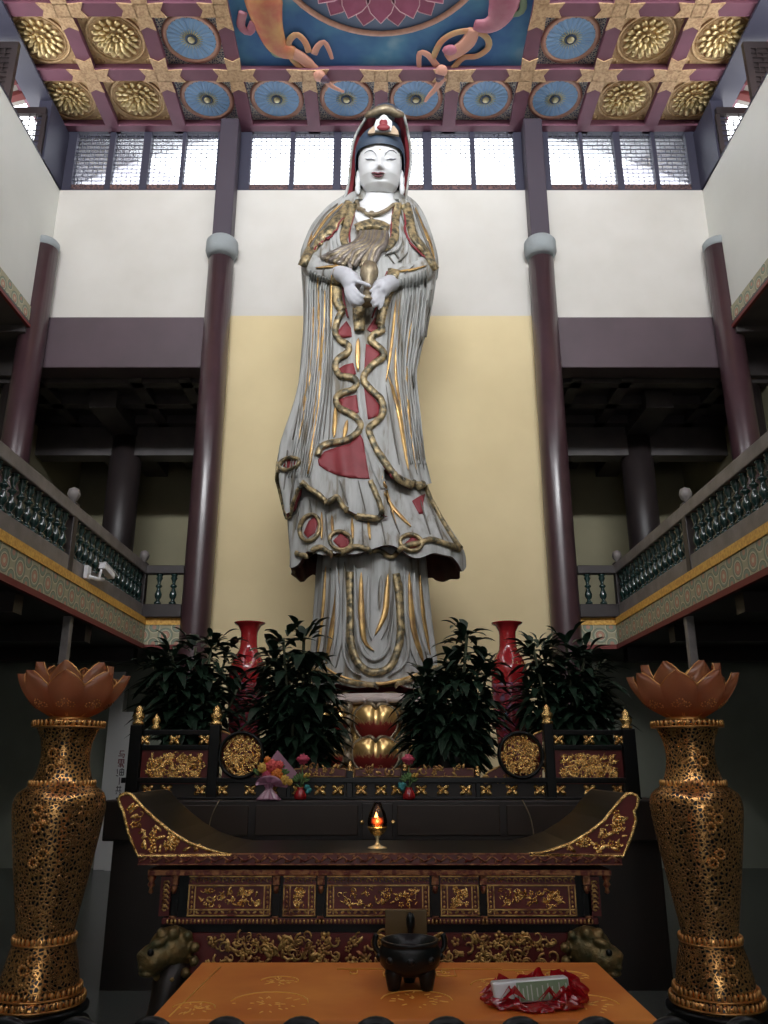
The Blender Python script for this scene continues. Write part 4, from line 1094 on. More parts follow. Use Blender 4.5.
# ---- lotus pedestal
PT = thing('lotus_pedestal', 'lotus pedestal with heart shaped gold and red petals under the statue', 'pedestal', (SX, SD, 1.29))
m = MB(); m.lathe([(1.0,1.29),(1.0,1.42),(.90,1.5),(.86,1.9),(.88,2.1),(.84,2.2),(.7,2.25)], 40, (SX, SD, 0)); m.build('core', M['goldred'], PT)
m = MB(); m.lathe([(.80,2.2),(.84,2.23),(.84,2.30),(.78,2.335),(.4,2.34)], 40, (SX, SD, 0)); 
for k in range(22):
    a = 2*pi*k/22; m.ball((SX+.84*sin(a), SD-.84*cos(a), 2.25), (.12,.12,.05), 10, 6)
m.build('seed_disc', M['palepink'] if 'palepink' in M else mat('pale_scallop', (.55,.47,.43), .5), PT)
def heartpetal(ang, rad, zb, h, w):
    q = MB(); ca, sa = cos(ang), sin(ang)
    def W3(x, z, d): 
        r = rad+d; a2 = ang+x/rad; return Vector((SX+r*sin(a2), SD-r*cos(a2), zb+z))
    def hw(z): return w/2*(interp([0,.1,.3,.6,.8,.95,1], [.55,.75,.95,1,.93,.62,.35], z))
    def fn(u, v):
        x = (u-.5)*2; z = v; dip = .14*max(0, 1-abs(x)/.5)**1.3*v
        xx = x*hw(z); zz = h*(z-dip*v)
        d = .11*(1-x*x)**.6*(.25+.9*sin(pi*min(1, z*.85)))*(1-.45*exp(-(x/.16)**2)*v) if abs(x) < 1 else 0
        return W3(xx, zz, d)
    q.grid(fn, 20, 16, 0); p = q.build('petal', M['petal'], PT)
    q = MB(); out = [fn(0, v/12) for v in range(13)]+[fn(u/16, 1) for u in range(1, 17)]+[fn(1, 1-v/12) for v in range(1, 13)]
    q.tube(out, .022, 6, 0); q.build('petal_rim', M['dullgold'], p)
n = 10
for k in range(n):
    a = 2*pi*k/n
    if cos(a) < -.3: continue
    heartpetal(a, .90, zat(739, SD-.95), zat(704, SD-.95)-zat(739, SD-.95), .50)
    heartpetal(a, .98, zat(772, SD-1.0), zat(737, SD-1.0)-zat(772, SD-1.0), .53)
for k in range(n):
    a = 2*pi*(k+.5)/n
    if cos(a) < -.3: continue
    q = MB()
    for (dz, r) in ((1.42,.06),(1.62,.045),(1.80,.055),(2.02,.045),(2.15,.05)):
        q.ball((SX+1.0*sin(a), SD-1.0*cos(a), dz), (r*1.1, r, r*1.5), 8, 6)
    q.tube([(SX+.97*sin(a), SD-.97*cos(a), z) for z in (1.35,1.6,1.9,2.2)], [.03,.02,.02,.03], 6); q.build('petal_stalk', M['dullgold'], PT)
# ================================================================== platform, altar tables and what stands on them
random.seed(23)
def xa(px, D, py=790): return xat(px, py, D)
# carved florals: gilt leaves, blossoms and curls filling a panel; fn(u,v,d) maps the panel to the room
def florals(q, u0, u1, v0, v1, fn, n, size, mi=0, inside=None, curls=.3, thick=.5):
    for k in range(n):
        for _ in range(12):
            u, v = random.uniform(u0, u1), random.uniform(v0, v1)
            if inside is None or inside(u, v): break
        else: continue
        r = size*random.uniform(.6, 1.25); a = random.uniform(0, 2*pi)
        if random.random() < curls:
            pts = []
            for i in range(9):
                t = i/8; rr = r*1.5*(1-.75*t); pts.append(fn(u+rr*cos(a+4.6*t), v+rr*sin(a+4.6*t), r*.35))
            q.tube(pts, [r*.32*(1-.5*i/8) for i in range(9)], 5, mi)
        elif random.random() < .35:
            for j in range(5):
                b = a+2*pi*j/5; blob(q, fn, u+r*.75*cos(b), v+r*.75*sin(b), r*.55, r*.5, b, r*thick, mi)
        else: blob(q, fn, u, v, r*1.5, r*.6, a, r*thick, mi)
def blob(q, fn, u, v, ra, rb, a, h, mi=0):
    vs = [fn(u, v, h)]; k = 7
    for s, hh in ((.62, h*.75), (1.0, -.002)):
        for i in range(k):
            t = 2*pi*i/k; x, y = ra*s*cos(t), rb*s*sin(t); vs.append(fn(u+x*cos(a)-y*sin(a), v+x*sin(a)+y*cos(a), hh))
    fs = [(0, 1+i, 1+(i+1) % k) for i in range(k)]+[(1+i, 1+k+i, 1+k+(i+1) % k, 1+(i+1) % k) for i in range(k)]
    q.add(vs, fs, mi, True)
def front(y): return lambda u, v, d: Vector((u, y-d, v))
def ornament(q, cx, cz, y, s, mi=0):             # small gilt butterfly boss
    f = front(y)
    for sx in (-1, 1):
        for sz in (-1, 1): blob(q, f, cx+sx*s*.55, cz+sz*s*.45, s*.70, s*.46, sx*sz*.6, s*.3, mi)
    blob(q, f, cx, cz, s*.45, s*.5, 0, s*.45, mi)

# ------------------------------------------------------------------ platform
PD = 6.45; ZPF = 1.29
pl, pr_ = xa(104, PD, 815), xa(669, PD, 815)
t = thing('altar_platform', 'dark brown wooden platform behind the altar table carrying railing, vases and plants', 'platform', ((pl+pr_)/2, 8.8, 0))
q = MB(); q.box(pl, pr_, PD, 11.3, 1.0, ZPF); q.build('top_slab', M['blackwood'], t, bevel=.01)
q = MB(); q.box(pl+.07, pr_-.07, PD+.06, 11.25, 0, 1.0); q.build('base', M['blackwood'], t)
q = MB()
for a, b in ((255,358),(397,500),(150,248),(507,620)):
    q = MB(); q.box(xa(a,PD,826), xa(b,PD,826), PD-.012, PD+.01, 1.04, 1.255); q.build('front_panel', M['brownwood'], t, bevel=.006)
q = MB(); q.box(xa(362,PD,826), xa(393,PD,826), PD-.02, PD+.01, 1.01, 1.27); q.build('centre_panel', M['blackwood'], t, bevel=.006)
for px in (362, 393):
    q = MB(); q.ball((xa(px,PD,822), PD-.03, zat(822,PD)), .018, 8, 6, 0); q.build('knob', M['gold'], t)
q = MB(); q.lathe([(1.02,ZPF),(1.02,ZPF+.0),(1.0,ZPF+.02)], 8, (SX, SD, -.02))

# ------------------------------------------------------------------ gilded railing on the platform
RD = 6.62; y_ = RD
zr = lambda py: zat(py, RD)
def rx(px, py=770): return xat(px, py, RD)
t = thing('altar_railing', 'black and red gilded railing with round carved medallions along the platform front', 'railing', (rx(380), RD, ZPF))
q = MB(); q.box(rx(118,795), rx(640,795), RD-.05, RD+.05, ZPF, zr(797)); q.build('base_rail', M['black'], t, bevel=.006)
q = MB(); q.box(rx(122,782), rx(637,782), RD-.035, RD+.035, zr(783), zr(777.5)); q.build('middle_rail', M['black'], t, bevel=.006)
q = MB(); q.box(rx(126), rx(634), RD+.01, RD+.03, zr(798), zr(782)); q.build('back_board', M['blackwood'], t)
for px, w, ytop, fin in ((135,12,725,717),(214,10.5,725,716),(549.5,9.5,724,717),(629.5,13,729,719),(350,6.5,771,768),(405,6.5,771,768),(290,5,776,772),(477,5,776,768)):
    x = rx(px, 760); hw = w/2*.0079
    q = MB(); q.box(x-hw, x+hw, RD-hw, RD+hw, ZPF, zr(ytop)); p = q.build('post', M['black'], t, bevel=.006)
    s = .06 if w > 8 else .03; z0 = zr(ytop); 
    q = MB(); q.lathe([(s*.75,0),(s*.8,s*.3),(s*.5,s*.5),(s*.75,s*.9),(s*.8,s*1.3),(s*.45,s*1.7),(s*.55,s*2.0),(s*.25,s*2.4),(0,s*2.6)], 12, (x,RD,z0)); q.build('finial', M['gold'], p)
for a, b, pf in ((141,209,156),(554,623,None)):
    q = MB(); q.box(rx(a), rx(b), RD-.03, RD+.03, zr(750), zr(745)); q.build('upper_rail', M['black'], t, bevel=.005)
    q = MB(); q.box(rx(a), rx(b), RD-.03, RD+.03, zr(735), zr(730)); q.build('top_rail', M['black'], t, bevel=.005)
    q = MB(); q.box(rx(a), rx(b), RD-.012, RD+.02, zr(784), zr(750)); pn = q.build('carved_panel', M['redlac'], t)
    q = MB(); x0, x1, z0, z1 = rx(a+6), rx(b-6), zr(778), zr(755)
    florals(q, x0, x1, z0, z1, front(RD-.012), 230, .018, 0, curls=.3)
    q.build('gilt_carving', M['gold'], pn, fixn=False)
    for k, px in enumerate((a+4, (a+b)/2, b-4)):
        q = MB(); ornament(q, rx(px,740), zr(740), RD-.02, .040); q.build('gilt_ornament', M['gold'], t, fixn=False)
x = rx(156,725); q = MB(); q.lathe([(.03,0),(.04,.02),(.02,.04),(.038,.07),(.02,.1),(0,.13)], 10, (x,RD,zr(730))); q.build('finial', M['gold'], t)
for k, px in enumerate((147,166,200,222,250,272,298,320,338,361,381,397,421,443,466,486,512,540,560,590,618)):
    q = MB(); ornament(q, rx(px,790), zr(790), RD-.0, .042); q.build('gilt_ornament', M['gold'], t, fixn=False)
for px, s in ((242,1),(520,-1)):
    cx, cz, r = rx(px,755), zr(755), .158
    # sloping wing from the tall post down to the short post
    pts = [(222,731),(230,734),(234,742),(262,765),(276,772),(289,782),(222,782)] if s > 0 else [(542,731),(534,734),(530,742),(502,765),(488,772),(478,782),(542,782)]
    q = MB(); q.prism([(rx(a,b), zr(b)) for a, b in pts], front(RD), -.015, .015, 0); w = q.build('scroll_wing', M['redlac'], t)
    q = MB(); out = [(rx(a,b), zr(b)) for a, b in pts[:-1]]; q.tube([Vector((u, RD-.018, v)) for u, v in out], .008, 6)
    florals(q, rx(min(p[0] for p in pts)), rx(max(p[0] for p in pts)), zr(781), zr(762), front(RD-.015), 26, .022, inside=lambda u, v: (v-zr(782))/(zr(735)-zr(782)) < (1-abs(u-out[0][0])/abs(out[-1][0]-out[0][0]))*.9, curls=.6)
    q.build('gilt_scroll', M['goldred'], w, fixn=False)
    R = Matrix.Translation((cx, RD-.02, cz)) @ Matrix.Rotation(pi/2, 4, 'X')
    q = MB(); q.lathe([(r*1.0,-.02),(r*1.16,-.01),(r*1.16,.03),(r*1.08,.05),(r,.03),(r*.97,-.01)], 40, (0,0,0), 0, R); q.build('medallion_ring', M['black'], t)
    q = MB(); q.lathe([(0,-.02),(r,-.02),(r,.005),(0,.005)], 32, (0,0,0), 0, R); md = q.build('medallion', M['redlac'], t)
    q = MB(); florals(q, cx-r, cx+r, cz-r, cz+r, front(RD-.022), 230, .018, inside=lambda u, v: (u-cx)**2+(v-cz)**2 < (r*.92)**2, curls=.25)
    q.build('gilt_carving', M['gold'], md, fixn=False)
for a, b in ((294,346.5),(354,401.5),(409,474)):
    q = MB(); q.box(rx(a), rx(b), RD-.012, RD+.012, zr(777.5), zr(768)); pn = q.build('low_panel', M['redlac'], t)
    q = MB(); x0, x1 = rx(a+1), rx(b-1); z0, z1 = zr(776.5), zr(769)
    q.tube([(x0,RD-.016,z0),(x1,RD-.016,z0),(x1,RD-.016,z1),(x1-.05,RD-.016,z1)], .005, 5); q.tube([(x0,RD-.016,z0),(x0,RD-.016,z1),(x0+.05,RD-.016,z1)], .005, 5)
    florals(q, x0+.05, x1-.05, z0+.01, z1+.02, front(RD-.012), 22, .017, curls=.4); q.build('gilt_carving', M['goldred'], pn, fixn=False)

# ------------------------------------------------------------------ red floor vases
def vase(px, lab):
    D = 8.5; x = xat(px, 660, D); zt = zat(623, D); zb = ZPF; r = lambda w: w/2*D/F/1.0
    t = thing('porcelain_vase', lab, 'vase', (x, D, zb), 'red porcelain vases'); H = zt-zb
    pr = [(0,.0),(.138,0),(.149,.03),(.128,.10),(.138,.35),(.175,.75),(.189,zat(680,D)-zb),(.183,zat(668,D)-zb),(.143,zat(658,D)-zb),(.098,zat(650,D)-zb),(.087,zat(640,D)-zb),(.090,zat(632,D)-zb),(.122,zat(626,D)-zb),(.159,H-.01),(.165,H),(.149,H)]
    pr = [p for p in pr]; pr.sort(key=lambda p: p[1]) if False else None
    c = catmull([(a, b, 0) for a, b in pr[1:]], .05)
    zs = zat(684, D)-zb; rz = interp([p.y for p in c], [p.x for p in c], zs)
    q = MB(); q.lathe([(rz, zs)]+[(p.x, p.y) for p in c if p.y > zs], 32, (x,D,zb)); 
    q.build('neck', M['porcred'], t)
    q = MB(); q.lathe([(p.x, p.y) for p in c if p.y < zs]+[(rz, zs)], 32, (x,D,zb)); q.build('painted_body', M['vasepattern'], t)
    q = MB()
    for k in range(9):
        a = 2*pi*k/9; z = zat(664, D)-zb; rr = .168
        q.tube([(x+(rr+.004)*sin(a+.25*i*.3), D-(rr+.004)*cos(a+.25*i*.3), zb+z-.02+.035*sin(i*1.7)) for i in range(7)], .004, 4)
    q.build('gilt_scroll', M['goldred'], t)
vase(248, 'red porcelain vase with flared rim between the two left plants')
vase(508.5, 'red porcelain vase with flared rim between the two right plants')

# ------------------------------------------------------------------ leafy plants
def plant(lab, D, x0, x1, ytop, ybot, n, seed, crowns):
    rnd = random.Random(seed); cx = xat((x0+x1)/2, 700, D); zb = ZPF
    t = thing('potted_plant', lab, 'plant', (cx, D, zb), 'leafy potted plants')
    q = MB(); q.lathe([(.16,0),(.2,.02),(.24,.3),(.25,.36),(.21,.36),(.20,.30),(0,.3)], 20, (cx,D,zb)); q.build('pot', M['pot'], t)
    ql = MB(); qs = MB()
    for (px, py, sp) in crowns:
        top = P(px, py, D); top.y = D+rnd.uniform(-.22, .16); base = Vector((cx+rnd.uniform(-.1,.1), D+rnd.uniform(-.1,.1), zb+.3))
        mid = (top+base)/2; mid.x = base.x*.4+top.x*.6
        st = catmull([base, mid, top], .1); qs.tube(st, .014, 6)
        L_ = len(st)
        for k in range(int(n/len(crowns))):
            f = rnd.random()**.55; p = st[min(L_-1, int(f*(L_-1)))]
            a = rnd.uniform(0, 2*pi); el = rnd.uniform(-.35, .7)+.5*(f > .9); ln = rnd.uniform(.17, .30)*sp; w = ln*.17
            d = Vector((cos(a)*cos(el), sin(a)*cos(el), sin(el))); side = d.cross(Vector((0,0,1))).normalized(); up = side.cross(d).normalized()
            p = p+d*rnd.uniform(.0, .16)*sp
            vs = []; N = 5
            for i in range(N+1):
                s = i/N; c = p+d*ln*s-Vector((0,0,1))*ln*.42*s*s; ww = w*(interp([0,.15,.4,.75,1], [.15,.6,1,.65,.02], s))
                vs += [c+side*ww+up*ww*.35, c, c-side*ww+up*ww*.35]
            fs = []
            for i in range(N):
                for j in range(2): b = i*3+j; fs.append((b, b+1, b+4, b+3))
            ql.add(vs, fs, 0, True)
    qs.build('stems', M['stem'], t); ql.build('foliage', M['leaf'], t, fixn=False)
plant('wide dark leafy plant left of the left red vase', 7.7, 150, 232, 640, 740, 900, 1, [(160,668,1),(178,655,1),(196,648,1.1),(214,642,1),(226,648,.9),(190,690,1.2),(165,700,1.1),(215,690,1.1),(238,690,.9)])
plant('dark leafy plant between left red vase and statue', 7.25, 258, 345, 630, 770, 1050, 2, [(270,650,1),(285,640,1),(305,636,1),(280,680,1.1),(310,668,1.1),(325,695,1),(265,700,1),(295,720,1.2),(330,730,.9),(270,740,1.0),(310,745,1.0)])
plant('dark leafy plant with a tall tip right of the statue', 7.25, 405, 495, 625, 770, 1250, 3, [(466,632,.9),(455,660,1.05),(480,662,.9),(440,680,1.1),(470,690,1.1),(425,705,1),(450,720,1.1),(485,715,.9),(430,740,1),(468,745,1),(418,690,.8),(425,672,1.0),(488,668,1.0),(412,708,.9)])
plant('wide dark leafy plant right of the right red vase', 7.7, 528, 612, 640, 740, 950, 4, [(530,646,.9),(545,644,1),(562,642,1.0),(580,655,1),(597,668,1),(540,685,1.1),(565,690,1.2),(590,700,1.1),(605,712,.9),(525,690,.9)])

# ------------------------------------------------------------------ flowers on the platform edge
D = 6.5
def ez(py): return zat(py, D)
def ex(px, py=790): return xat(px, py, D)
bx = ex(270)
t = thing('flower_bouquet', 'bouquet of orange and pink flowers in pink wrapping on the platform edge', 'bouquet', (bx, D, ZPF))
q = MB(); q.prism([(ex(276,750), ez(750)), (ex(296,773), ez(773)), (ex(286,788), ez(788)), (ex(268,786), ez(786)), (ex(262,768), ez(768))], lambda u, v, d: Vector((u, D+.05+d+(v-ZPF)*.12, v)), 0, .008); q.build('wrapping_sheet', M['wrap'], t)
q = MB()
def skirt(u, v):
    a = 2*pi*u; r = interp([0,.35,1], [.045,.02,.085], 1-v)*(1+.18*sin(9*a)); return Vector((bx-.005+r*cos(a), D-.03+r*.6*sin(a), ZPF+.002+(ez(783)-ZPF)*v))
q.grid(skirt, 54, 10, 0, True, True)
def fan(u, v):
    a = pi*(-.05+1.1*u); r = .015+.10*v; return Vector((bx-.0-r*cos(a)*.9, D-.05-.03*v+.012*sin(14*u), ez(784)+r*sin(a)*.55+.0))
q.grid(fan, 28, 4, 0); q.build('tied_wrapping', M['wrap'], t, solid=.002, fixn=False)
FM = {'o': mat('orange_petal', (.75,.22,.03), .5), 'p': mat('coral_petal', (.72,.10,.09), .5), 'y': mat('yellow_petal', (.68,.42,.08), .5), 'r': mat('rose_petal', (.55,.07,.13), .5), 'g': mat('greenery', (.10,.20,.06), .5), 't': mat('teal_bow', (.05,.30,.30), .5)}
def flower(q, c, r, n=9, mi=0):
    for ring, (rr, tl) in enumerate(((1, .5), (.6, .95))):
        for k in range(n):
            a = 2*pi*k/n+ring*.3; Rm = Matrix.Rotation(a, 3, 'Y') @ Matrix.Rotation(tl, 3, 'Z')
            dv = Rm @ Vector((r*.55*rr, 0, 0)); q.ball(Vector(c)+Vector((dv.x, -abs(dv.y)*.4-.004*ring, dv.z)), (r*.5, r*.16, r*.26), 7, 4, mi, Rm)
    q.ball(Vector(c)+Vector((0,-r*.3,0)), r*.25, 6, 4, mi)
for px, py, r, k in ((272,766,.062,'p'),(267,775,.045,'r'),(277,774,.058,'o'),(263,768,.05,'y'),(280,765,.04,'p'),(285,780,.045,'y'),(274,782,.035,'r'),(290,782,.03,'y'),(268,760,.035,'o')):
    q = MB(); flower(q, (ex(px,py), D-.03, ez(py)), r); q.build('flower', FM[k], t, fixn=False)
q = MB()
for k in range(22):
    a = random.uniform(.2, pi-.2); c = Vector((bx+.11*cos(a)*random.uniform(.5,1.2), D+.02, ez(776)+.09*sin(a))); q.ball(c, (.035,.006,.012), 6, 4, 0, Matrix.Rotation(-a+random.uniform(-.5,.5), 3, 'Y'))
q.build('greenery', FM['g'], t, fixn=False)
for px, side, other in ((300.5,'left','beside the bouquet'),(409,'right','right of the lamp')):
    x = ex(px); t = thing('flower_vase', 'small red vase with one pink flower on the platform edge, %s' % other, 'vase', (x, D, ZPF), 'small red flower vases')
    h = ez(791)-ez(803); q = MB(); q.lathe([(.030,0),(.048,.01),(.050,h*.4),(.03,h*.8),(.022,h*.95),(.03,h*1.05),(.02,h*1.05)], 16, (x,D,ZPF)); q.build('vase_body', M['porcred'], t)
    q = MB(); q.tube([(x,D,ZPF+h),(x+.005,D,ez(780)),(x-.005+.02*(side=='left'),D-.01,ez(763))], .004, 5); q.tube([(x,D,ZPF+h),(x+.03,D,ez(780))], .004, 5); q.tube([(x,D,ZPF+h),(x-.035,D,ez(784))], .004, 5); q.build('stem', FM['g'], t)
    q = MB(); c = (x-.005+.02*(side=='left'), D-.015, ez(761)); q.lathe([(.012,-.02),(.045,0),(.055,.015),(.04,.03),(.0,.036)], 14, c); flower(q, Vector(c)+Vector((0,-.02,.012)), .05, 9); q.build('pink_flower', FM['r'], t, fixn=False)
    q = MB(); s = 1 if side == 'left' else -1
    for k in range(5): q.ball((x+s*.055+random.uniform(-.015,.015), D-.02, ez(788)+random.uniform(-.03,.03)), (.025,.008,.016), 6, 4, 0, Matrix.Rotation(k*1.1, 3, 'Y'))
    q.build('teal_bow', FM['t'], t, fixn=False)
    q = MB()
    for k in range(8): a = .4+k*.33; q.ball((x+.05*cos(a), D, ez(783)+.05*sin(a)), (.03,.006,.011), 6, 4, 0, Matrix.Rotation(-a, 3, 'Y'))
    for k in range(4): q.ball((x+.03+.012*k, D-.02, ez(776)+.012*(k % 2)), .012, 6, 4, 1)
    q.build('leaves', [FM['g'], FM['y']], t, fixn=False)
for px, s, lab in ((221,-1,'left'),(521,1,'right')):
    x = ex(px,805); q = MB(); q.tube(catmull([(x,PD-.015,ZPF+.005),(x+s*.015,PD-.03,ZPF-.03),(x+s*.055,PD-.03,ZPF-.13),(x+s*.075,PD-.025,ZPF-.27)], .03), .005, 6)
    tag(q.build('cord', M['dullgold']), 'thin pale cord hanging over the platform front at the %s' % lab, 'cord', 'hanging cords')

# ------------------------------------------------------------------ the long altar table with upturned ends
AD = 4.4; AB = 5.15
az = lambda py: zat(py, AD)
ax_ = lambda px, py: xat(px, py, AD)
zt, zl = az(853), az(864.5)
t = thing('altar_table', 'long red and black carved altar table with upturned ends', 'table', (ax_(380,860), (AD+AB)/2, 0))
q = MB(); q.box(ax_(139,860), ax_(621,860), AD, AB, zl, zt-.002); tp = q.build('table_top', M['black'], t, bevel=.004)
q = MB(); q.box(ax_(139,860), ax_(621,860), AD-.014, AD, zl, zt); eb = q.build('carved_edge', M['redlac'], t)
q = MB()
for k in range(64):
    u = ax_(141,860)+(ax_(619,860)-ax_(141,860))*(k+.5)/64; f = front(AD-.014); h = zt-zl
    q.tube([f(u-.02, zl+h*(.25+.5*(k % 2)), .004), f(u, zl+h*.5, .006), f(u+.02, zl+h*(.75-.5*(k % 2)), .004)], .005, 5)
    blob(q, f, u, zl+h*(.3+.4*((k+1) % 2)), .012, .008, .6, .006)
q.box(ax_(139,860), ax_(621,860), AD-.018, AD-.012, zt-.006, zt+.001); q.box(ax_(139,860), ax_(621,860), AD-.018, AD-.012, zl-.001, zl+.004)
q.build('gilt_scroll', M['redcarve'], eb, fixn=False)
endL = [(119.5,799),(121,795.5),(126,793.5),(131,794),(135,798),(144,808),(157,820),(172,832),(190,843),(210,850),(232,854)]
endL_low = [(139,856),(134,845),(129,832),(126,820),(124,811),(121,806)]
for s in (-1, 1):
    mir = (lambda p: p) if s < 0 else (lambda p: (760-p[0]+(-3 if p[1] < 820 else 1), p[1]))
    poly = [mir(p) for p in endL+endL_low]
    pts = [(ax_(a, b), az(b)) for a, b in poly]
    n_up = len(endL)
    q = MB(); q.prism(pts, lambda u, v, d: Vector((u, AD+.02+d, v)), -.03, .0, 0); fc = q.build('upturned_end', M['redlac'], t, bevel=.004)
    q = MB(); up = pts[:n_up]; th = .035
    prof_ = up+[(u+(.012 if s < 0 else -.012), v-th) for u, v in up[::-1]]
    q.prism(prof_, lambda u, v, d: Vector((u, AD+.02+d, v)), 0, AB-AD-.02, 0); q.build('curved_top', M['black'], fc)
    q = MB(); q.tube([Vector((u, AD-.012, v)) for u, v in pts], .009, 6, 0, True)
    us = [p[0] for p in pts]; vs_ = [p[1] for p in pts]
    def ins(u, v, pts=pts):
        c = False; j = len(pts)-1
        for i in range(len(pts)):
            a, b = pts[i], pts[j]
            if (a[1] > v) != (b[1] > v) and u < (b[0]-a[0])*(v-a[1])/(b[1]-a[1])+a[0]: c = not c
            j = i
        return c
    florals(q, min(us)+.04, max(us)-.08, min(vs_)+.03, max(vs_)-.05, front(AD-.010), 46, .017, inside=lambda u, v: ins(u, v) and ins(u+.03, v) and ins(u-.03, v), curls=.1)
    q.build('gilt_flowers', M['gold'], fc, fixn=False)
# apron: moulding, pendants, pillars, panels
q = MB(); q.box(ax_(147,873), ax_(612,873), AD+.01, AB-.03, az(876), az(870)); q.build('cornice', M['redcarve'], t, bevel=.004)
q = MB(); q.box(ax_(162,900), ax_(598,900), AD+.06, AB-.08, az(925), az(876)); q.build('apron', M['black'], t)
q = MB(); q.box(ax_(160,922), ax_(600,922), AD+.03, AB-.06, az(925.5), az(919.5)); lr = q.build('bead_rail', M['redlac'], t, bevel=.003)
q = MB()
for k in range(110):
    u = ax_(166,922)+(ax_(594,922)-ax_(166,922))*k/109; q.ball((u, AD+.028, az(922.5)), (.0065,.006,.011), 6, 4)
q.build('gilt_beads', M['goldred'], lr, fixn=False)
for px in (150, 608):
    q = MB(); q.lathe([(.0,-.09),(.014,-.08),(.008,-.06),(.02,-.045),(.012,-.03),(.022,-.015),(.022,0)], 10, (ax_(px,876), AD+.04, az(876))); q.build('pendant', M['redcarve'], t)
for px in (183, 280, 319.5, 434.5, 483, 580):
    pass
pan = [(186,270),(282,315),(326,430),(441,480),(488,578)]
for px in (173, 275.5, 320.5, 435.5, 484, 588):
    q = MB(); x = ax_(px,880); q.cbox((x, AD+.045, az(881)), (.035,.03,.045)); q.cbox((x, AD+.045, az(921.5)), (.032,.03,.035)); q.lathe([(.008,-.035),(.014,-.02),(.014,0)], 8, (x, AD+.04, az(887))); q.build('bracket', M['redcarve'], t)
    q = MB(); q.box(x-.02, x+.02, AD+.05, AD+.075, az(918), az(888)); q.build('pillar', M['black'], t)
for a, b in pan:
    x0, x1 = ax_(a, 900), ax_(b, 900)
    q = MB(); q.box(x0, x1, AD+.045, AD+.065, az(917.5), az(877)); pn = q.build('apron_panel', M['redlac'], t)
    f = front(AD+.045); q = MB()
    z0, z1 = az(911), az(886.5)
    for z in (az(917), z0, z1, az(877.5)): q.box(x0, x1, AD+.036, AD+.046, z-.003, z+.003)
    for xx in (x0+.004, x0+.035, x1-.035, x1-.004): q.box(xx-.003, xx+.003, AD+.036, AD+.046, az(917), z1)
    n = int((x1-x0)/.032)
    for k in range(n):
        u = x0+(k+.5)*(x1-x0)/n
        q.tube([f(u+.013*cos(w*.9)*(1-w*.1), az(881.8)+.013*sin(w*.9)*(1-w*.1), .004) for w in range(6)], .0035, 5)
        blob(q, f, u, az(914), .013, .007, .5*(-1)**k, .005)
    for k in range(5):
        for xx in (x0+.019, x1-.019): blob(q, f, xx, z0+(z1-z0)*(k+.5)/5, .010, .007, 1.2*(-1)**k, .005)
    q.build('gilt_frame', M['goldred'], pn, fixn=False)
    q = MB(); wide = (x1-x0) > .4
    florals(q, x0+.06, x1-.06, z0+.015, z1-.015, f, 75 if wide else 40, .011, curls=.15)
    q.build('gilt_flowers', M['gold'], pn, fixn=False)
for px, s in ((163,-1),(597,1)):
    q = MB(); x = ax_(px,900); q.box(x-.03, x+.03, AD+.05, AD+.07, az(918), az(878)); p = q.build('side_scroll', M['redlac'], t)
    q = MB()
    for k in range(6): q.tube([(x+.018*cos(w*1.1)*(1-w*.1), AD+.044, az(913)+(az(882)-az(913))*(k+.5)/6+.014*sin(w*1.1)*(1-w*.1)) for w in range(6)], .005, 5)
    q.build('gilt_scroll', M['goldred'], p, fixn=False)
# waist, carved skirt and lion-headed feet
q = MB(); q.box(ax_(158,930), ax_(602,930), AD+.05, AB-.07, az(934.5), az(925)); q.build('waist', M['black'], t)
q = MB(); q.box(ax_(185,948), ax_(575,948), AD+.03, AB-.05, az(975), az(934.5)); sk = q.build('skirt', M['redlac'], t)
q = MB(); f = front(AD+.03); florals(q, ax_(205,948), ax_(555,948), az(970), az(936), f, 330, .019, curls=.5)
q.build('gilt_carving', M['goldred'], sk, fixn=False)
q = MB(); q.box(ax_(170,965), ax_(592,965), AD+.1, AB-.1, 0, az(970)); q.build('plinth', M['blackwood'], t)
M['lionpaint'] = mat('lion_bronze_green', (.26,.17,.06), .42, .5, col2=(.07,.08,.04), nscale=14, bump=.4, bscale=40)
for px, s in ((168,-1),(592,1)):
    c = Vector((ax_(px,950), AD-.02, az(951))); q = MB()
    q.ball(c+Vector((-s*.01,.06,.01)), (.115,.12,.095), 18, 14); q.ball(c+Vector((s*.05,-.02,-.02)), (.085,.09,.065), 16, 12)      # skull, muzzle
    q.ball(c+Vector((s*.105,-.045,-.005)), (.030,.045,.024), 12, 8); q.ball(c+Vector((s*.075,-.02,-.085)), (.050,.07,.018), 12, 8)  # nose, jaw
    q.ball(c+Vector((s*.10,-.05,-.052)), (.022,.05,.020), 10, 8)
    q.ball(c+Vector((s*.035,-.06,.048)), (.045,.035,.022), 12, 8, 0, Matrix.Rotation(s*.4, 3, 'Y')); q.ball(c+Vector((-s*.03,-.03,.085)), (.03,.03,.03), 10, 8)
    for ring, n, r in ((0,8,.105),(1,7,.07)):
        for k in range(n):
            a = pi*(.35+1.3*k/(n-1)) if s > 0 else pi*(-.65+1.3*k/(n-1))
            q.ball(c+Vector((-s*.02+r*1.15*cos(a), .0+.05*ring, -.01+r*sin(a))), (.026,.03,.026), 8, 6)
    lf = q.build('lion_head_foot', M['lionpaint'], t); remesh(lf, .008, 5)
    q = MB(); q.ball(c+Vector((s*.052,-.105,.018)), .016, 10, 8); q.build('eye', M['black'], lf)
    q = MB(); q.tube([c+Vector((-s*.02,.06,-.05)), c+Vector((-s*.0,.04,-.20)), c+Vector((s*.03,.0,-.36)), (c.x+s*.05, c.y-.02, .06), (c.x+s*.07, c.y-.05, 0)], [.09,.07,.06,.075,.085], 14); q.build('curved_leg', M['blackwood'], t)

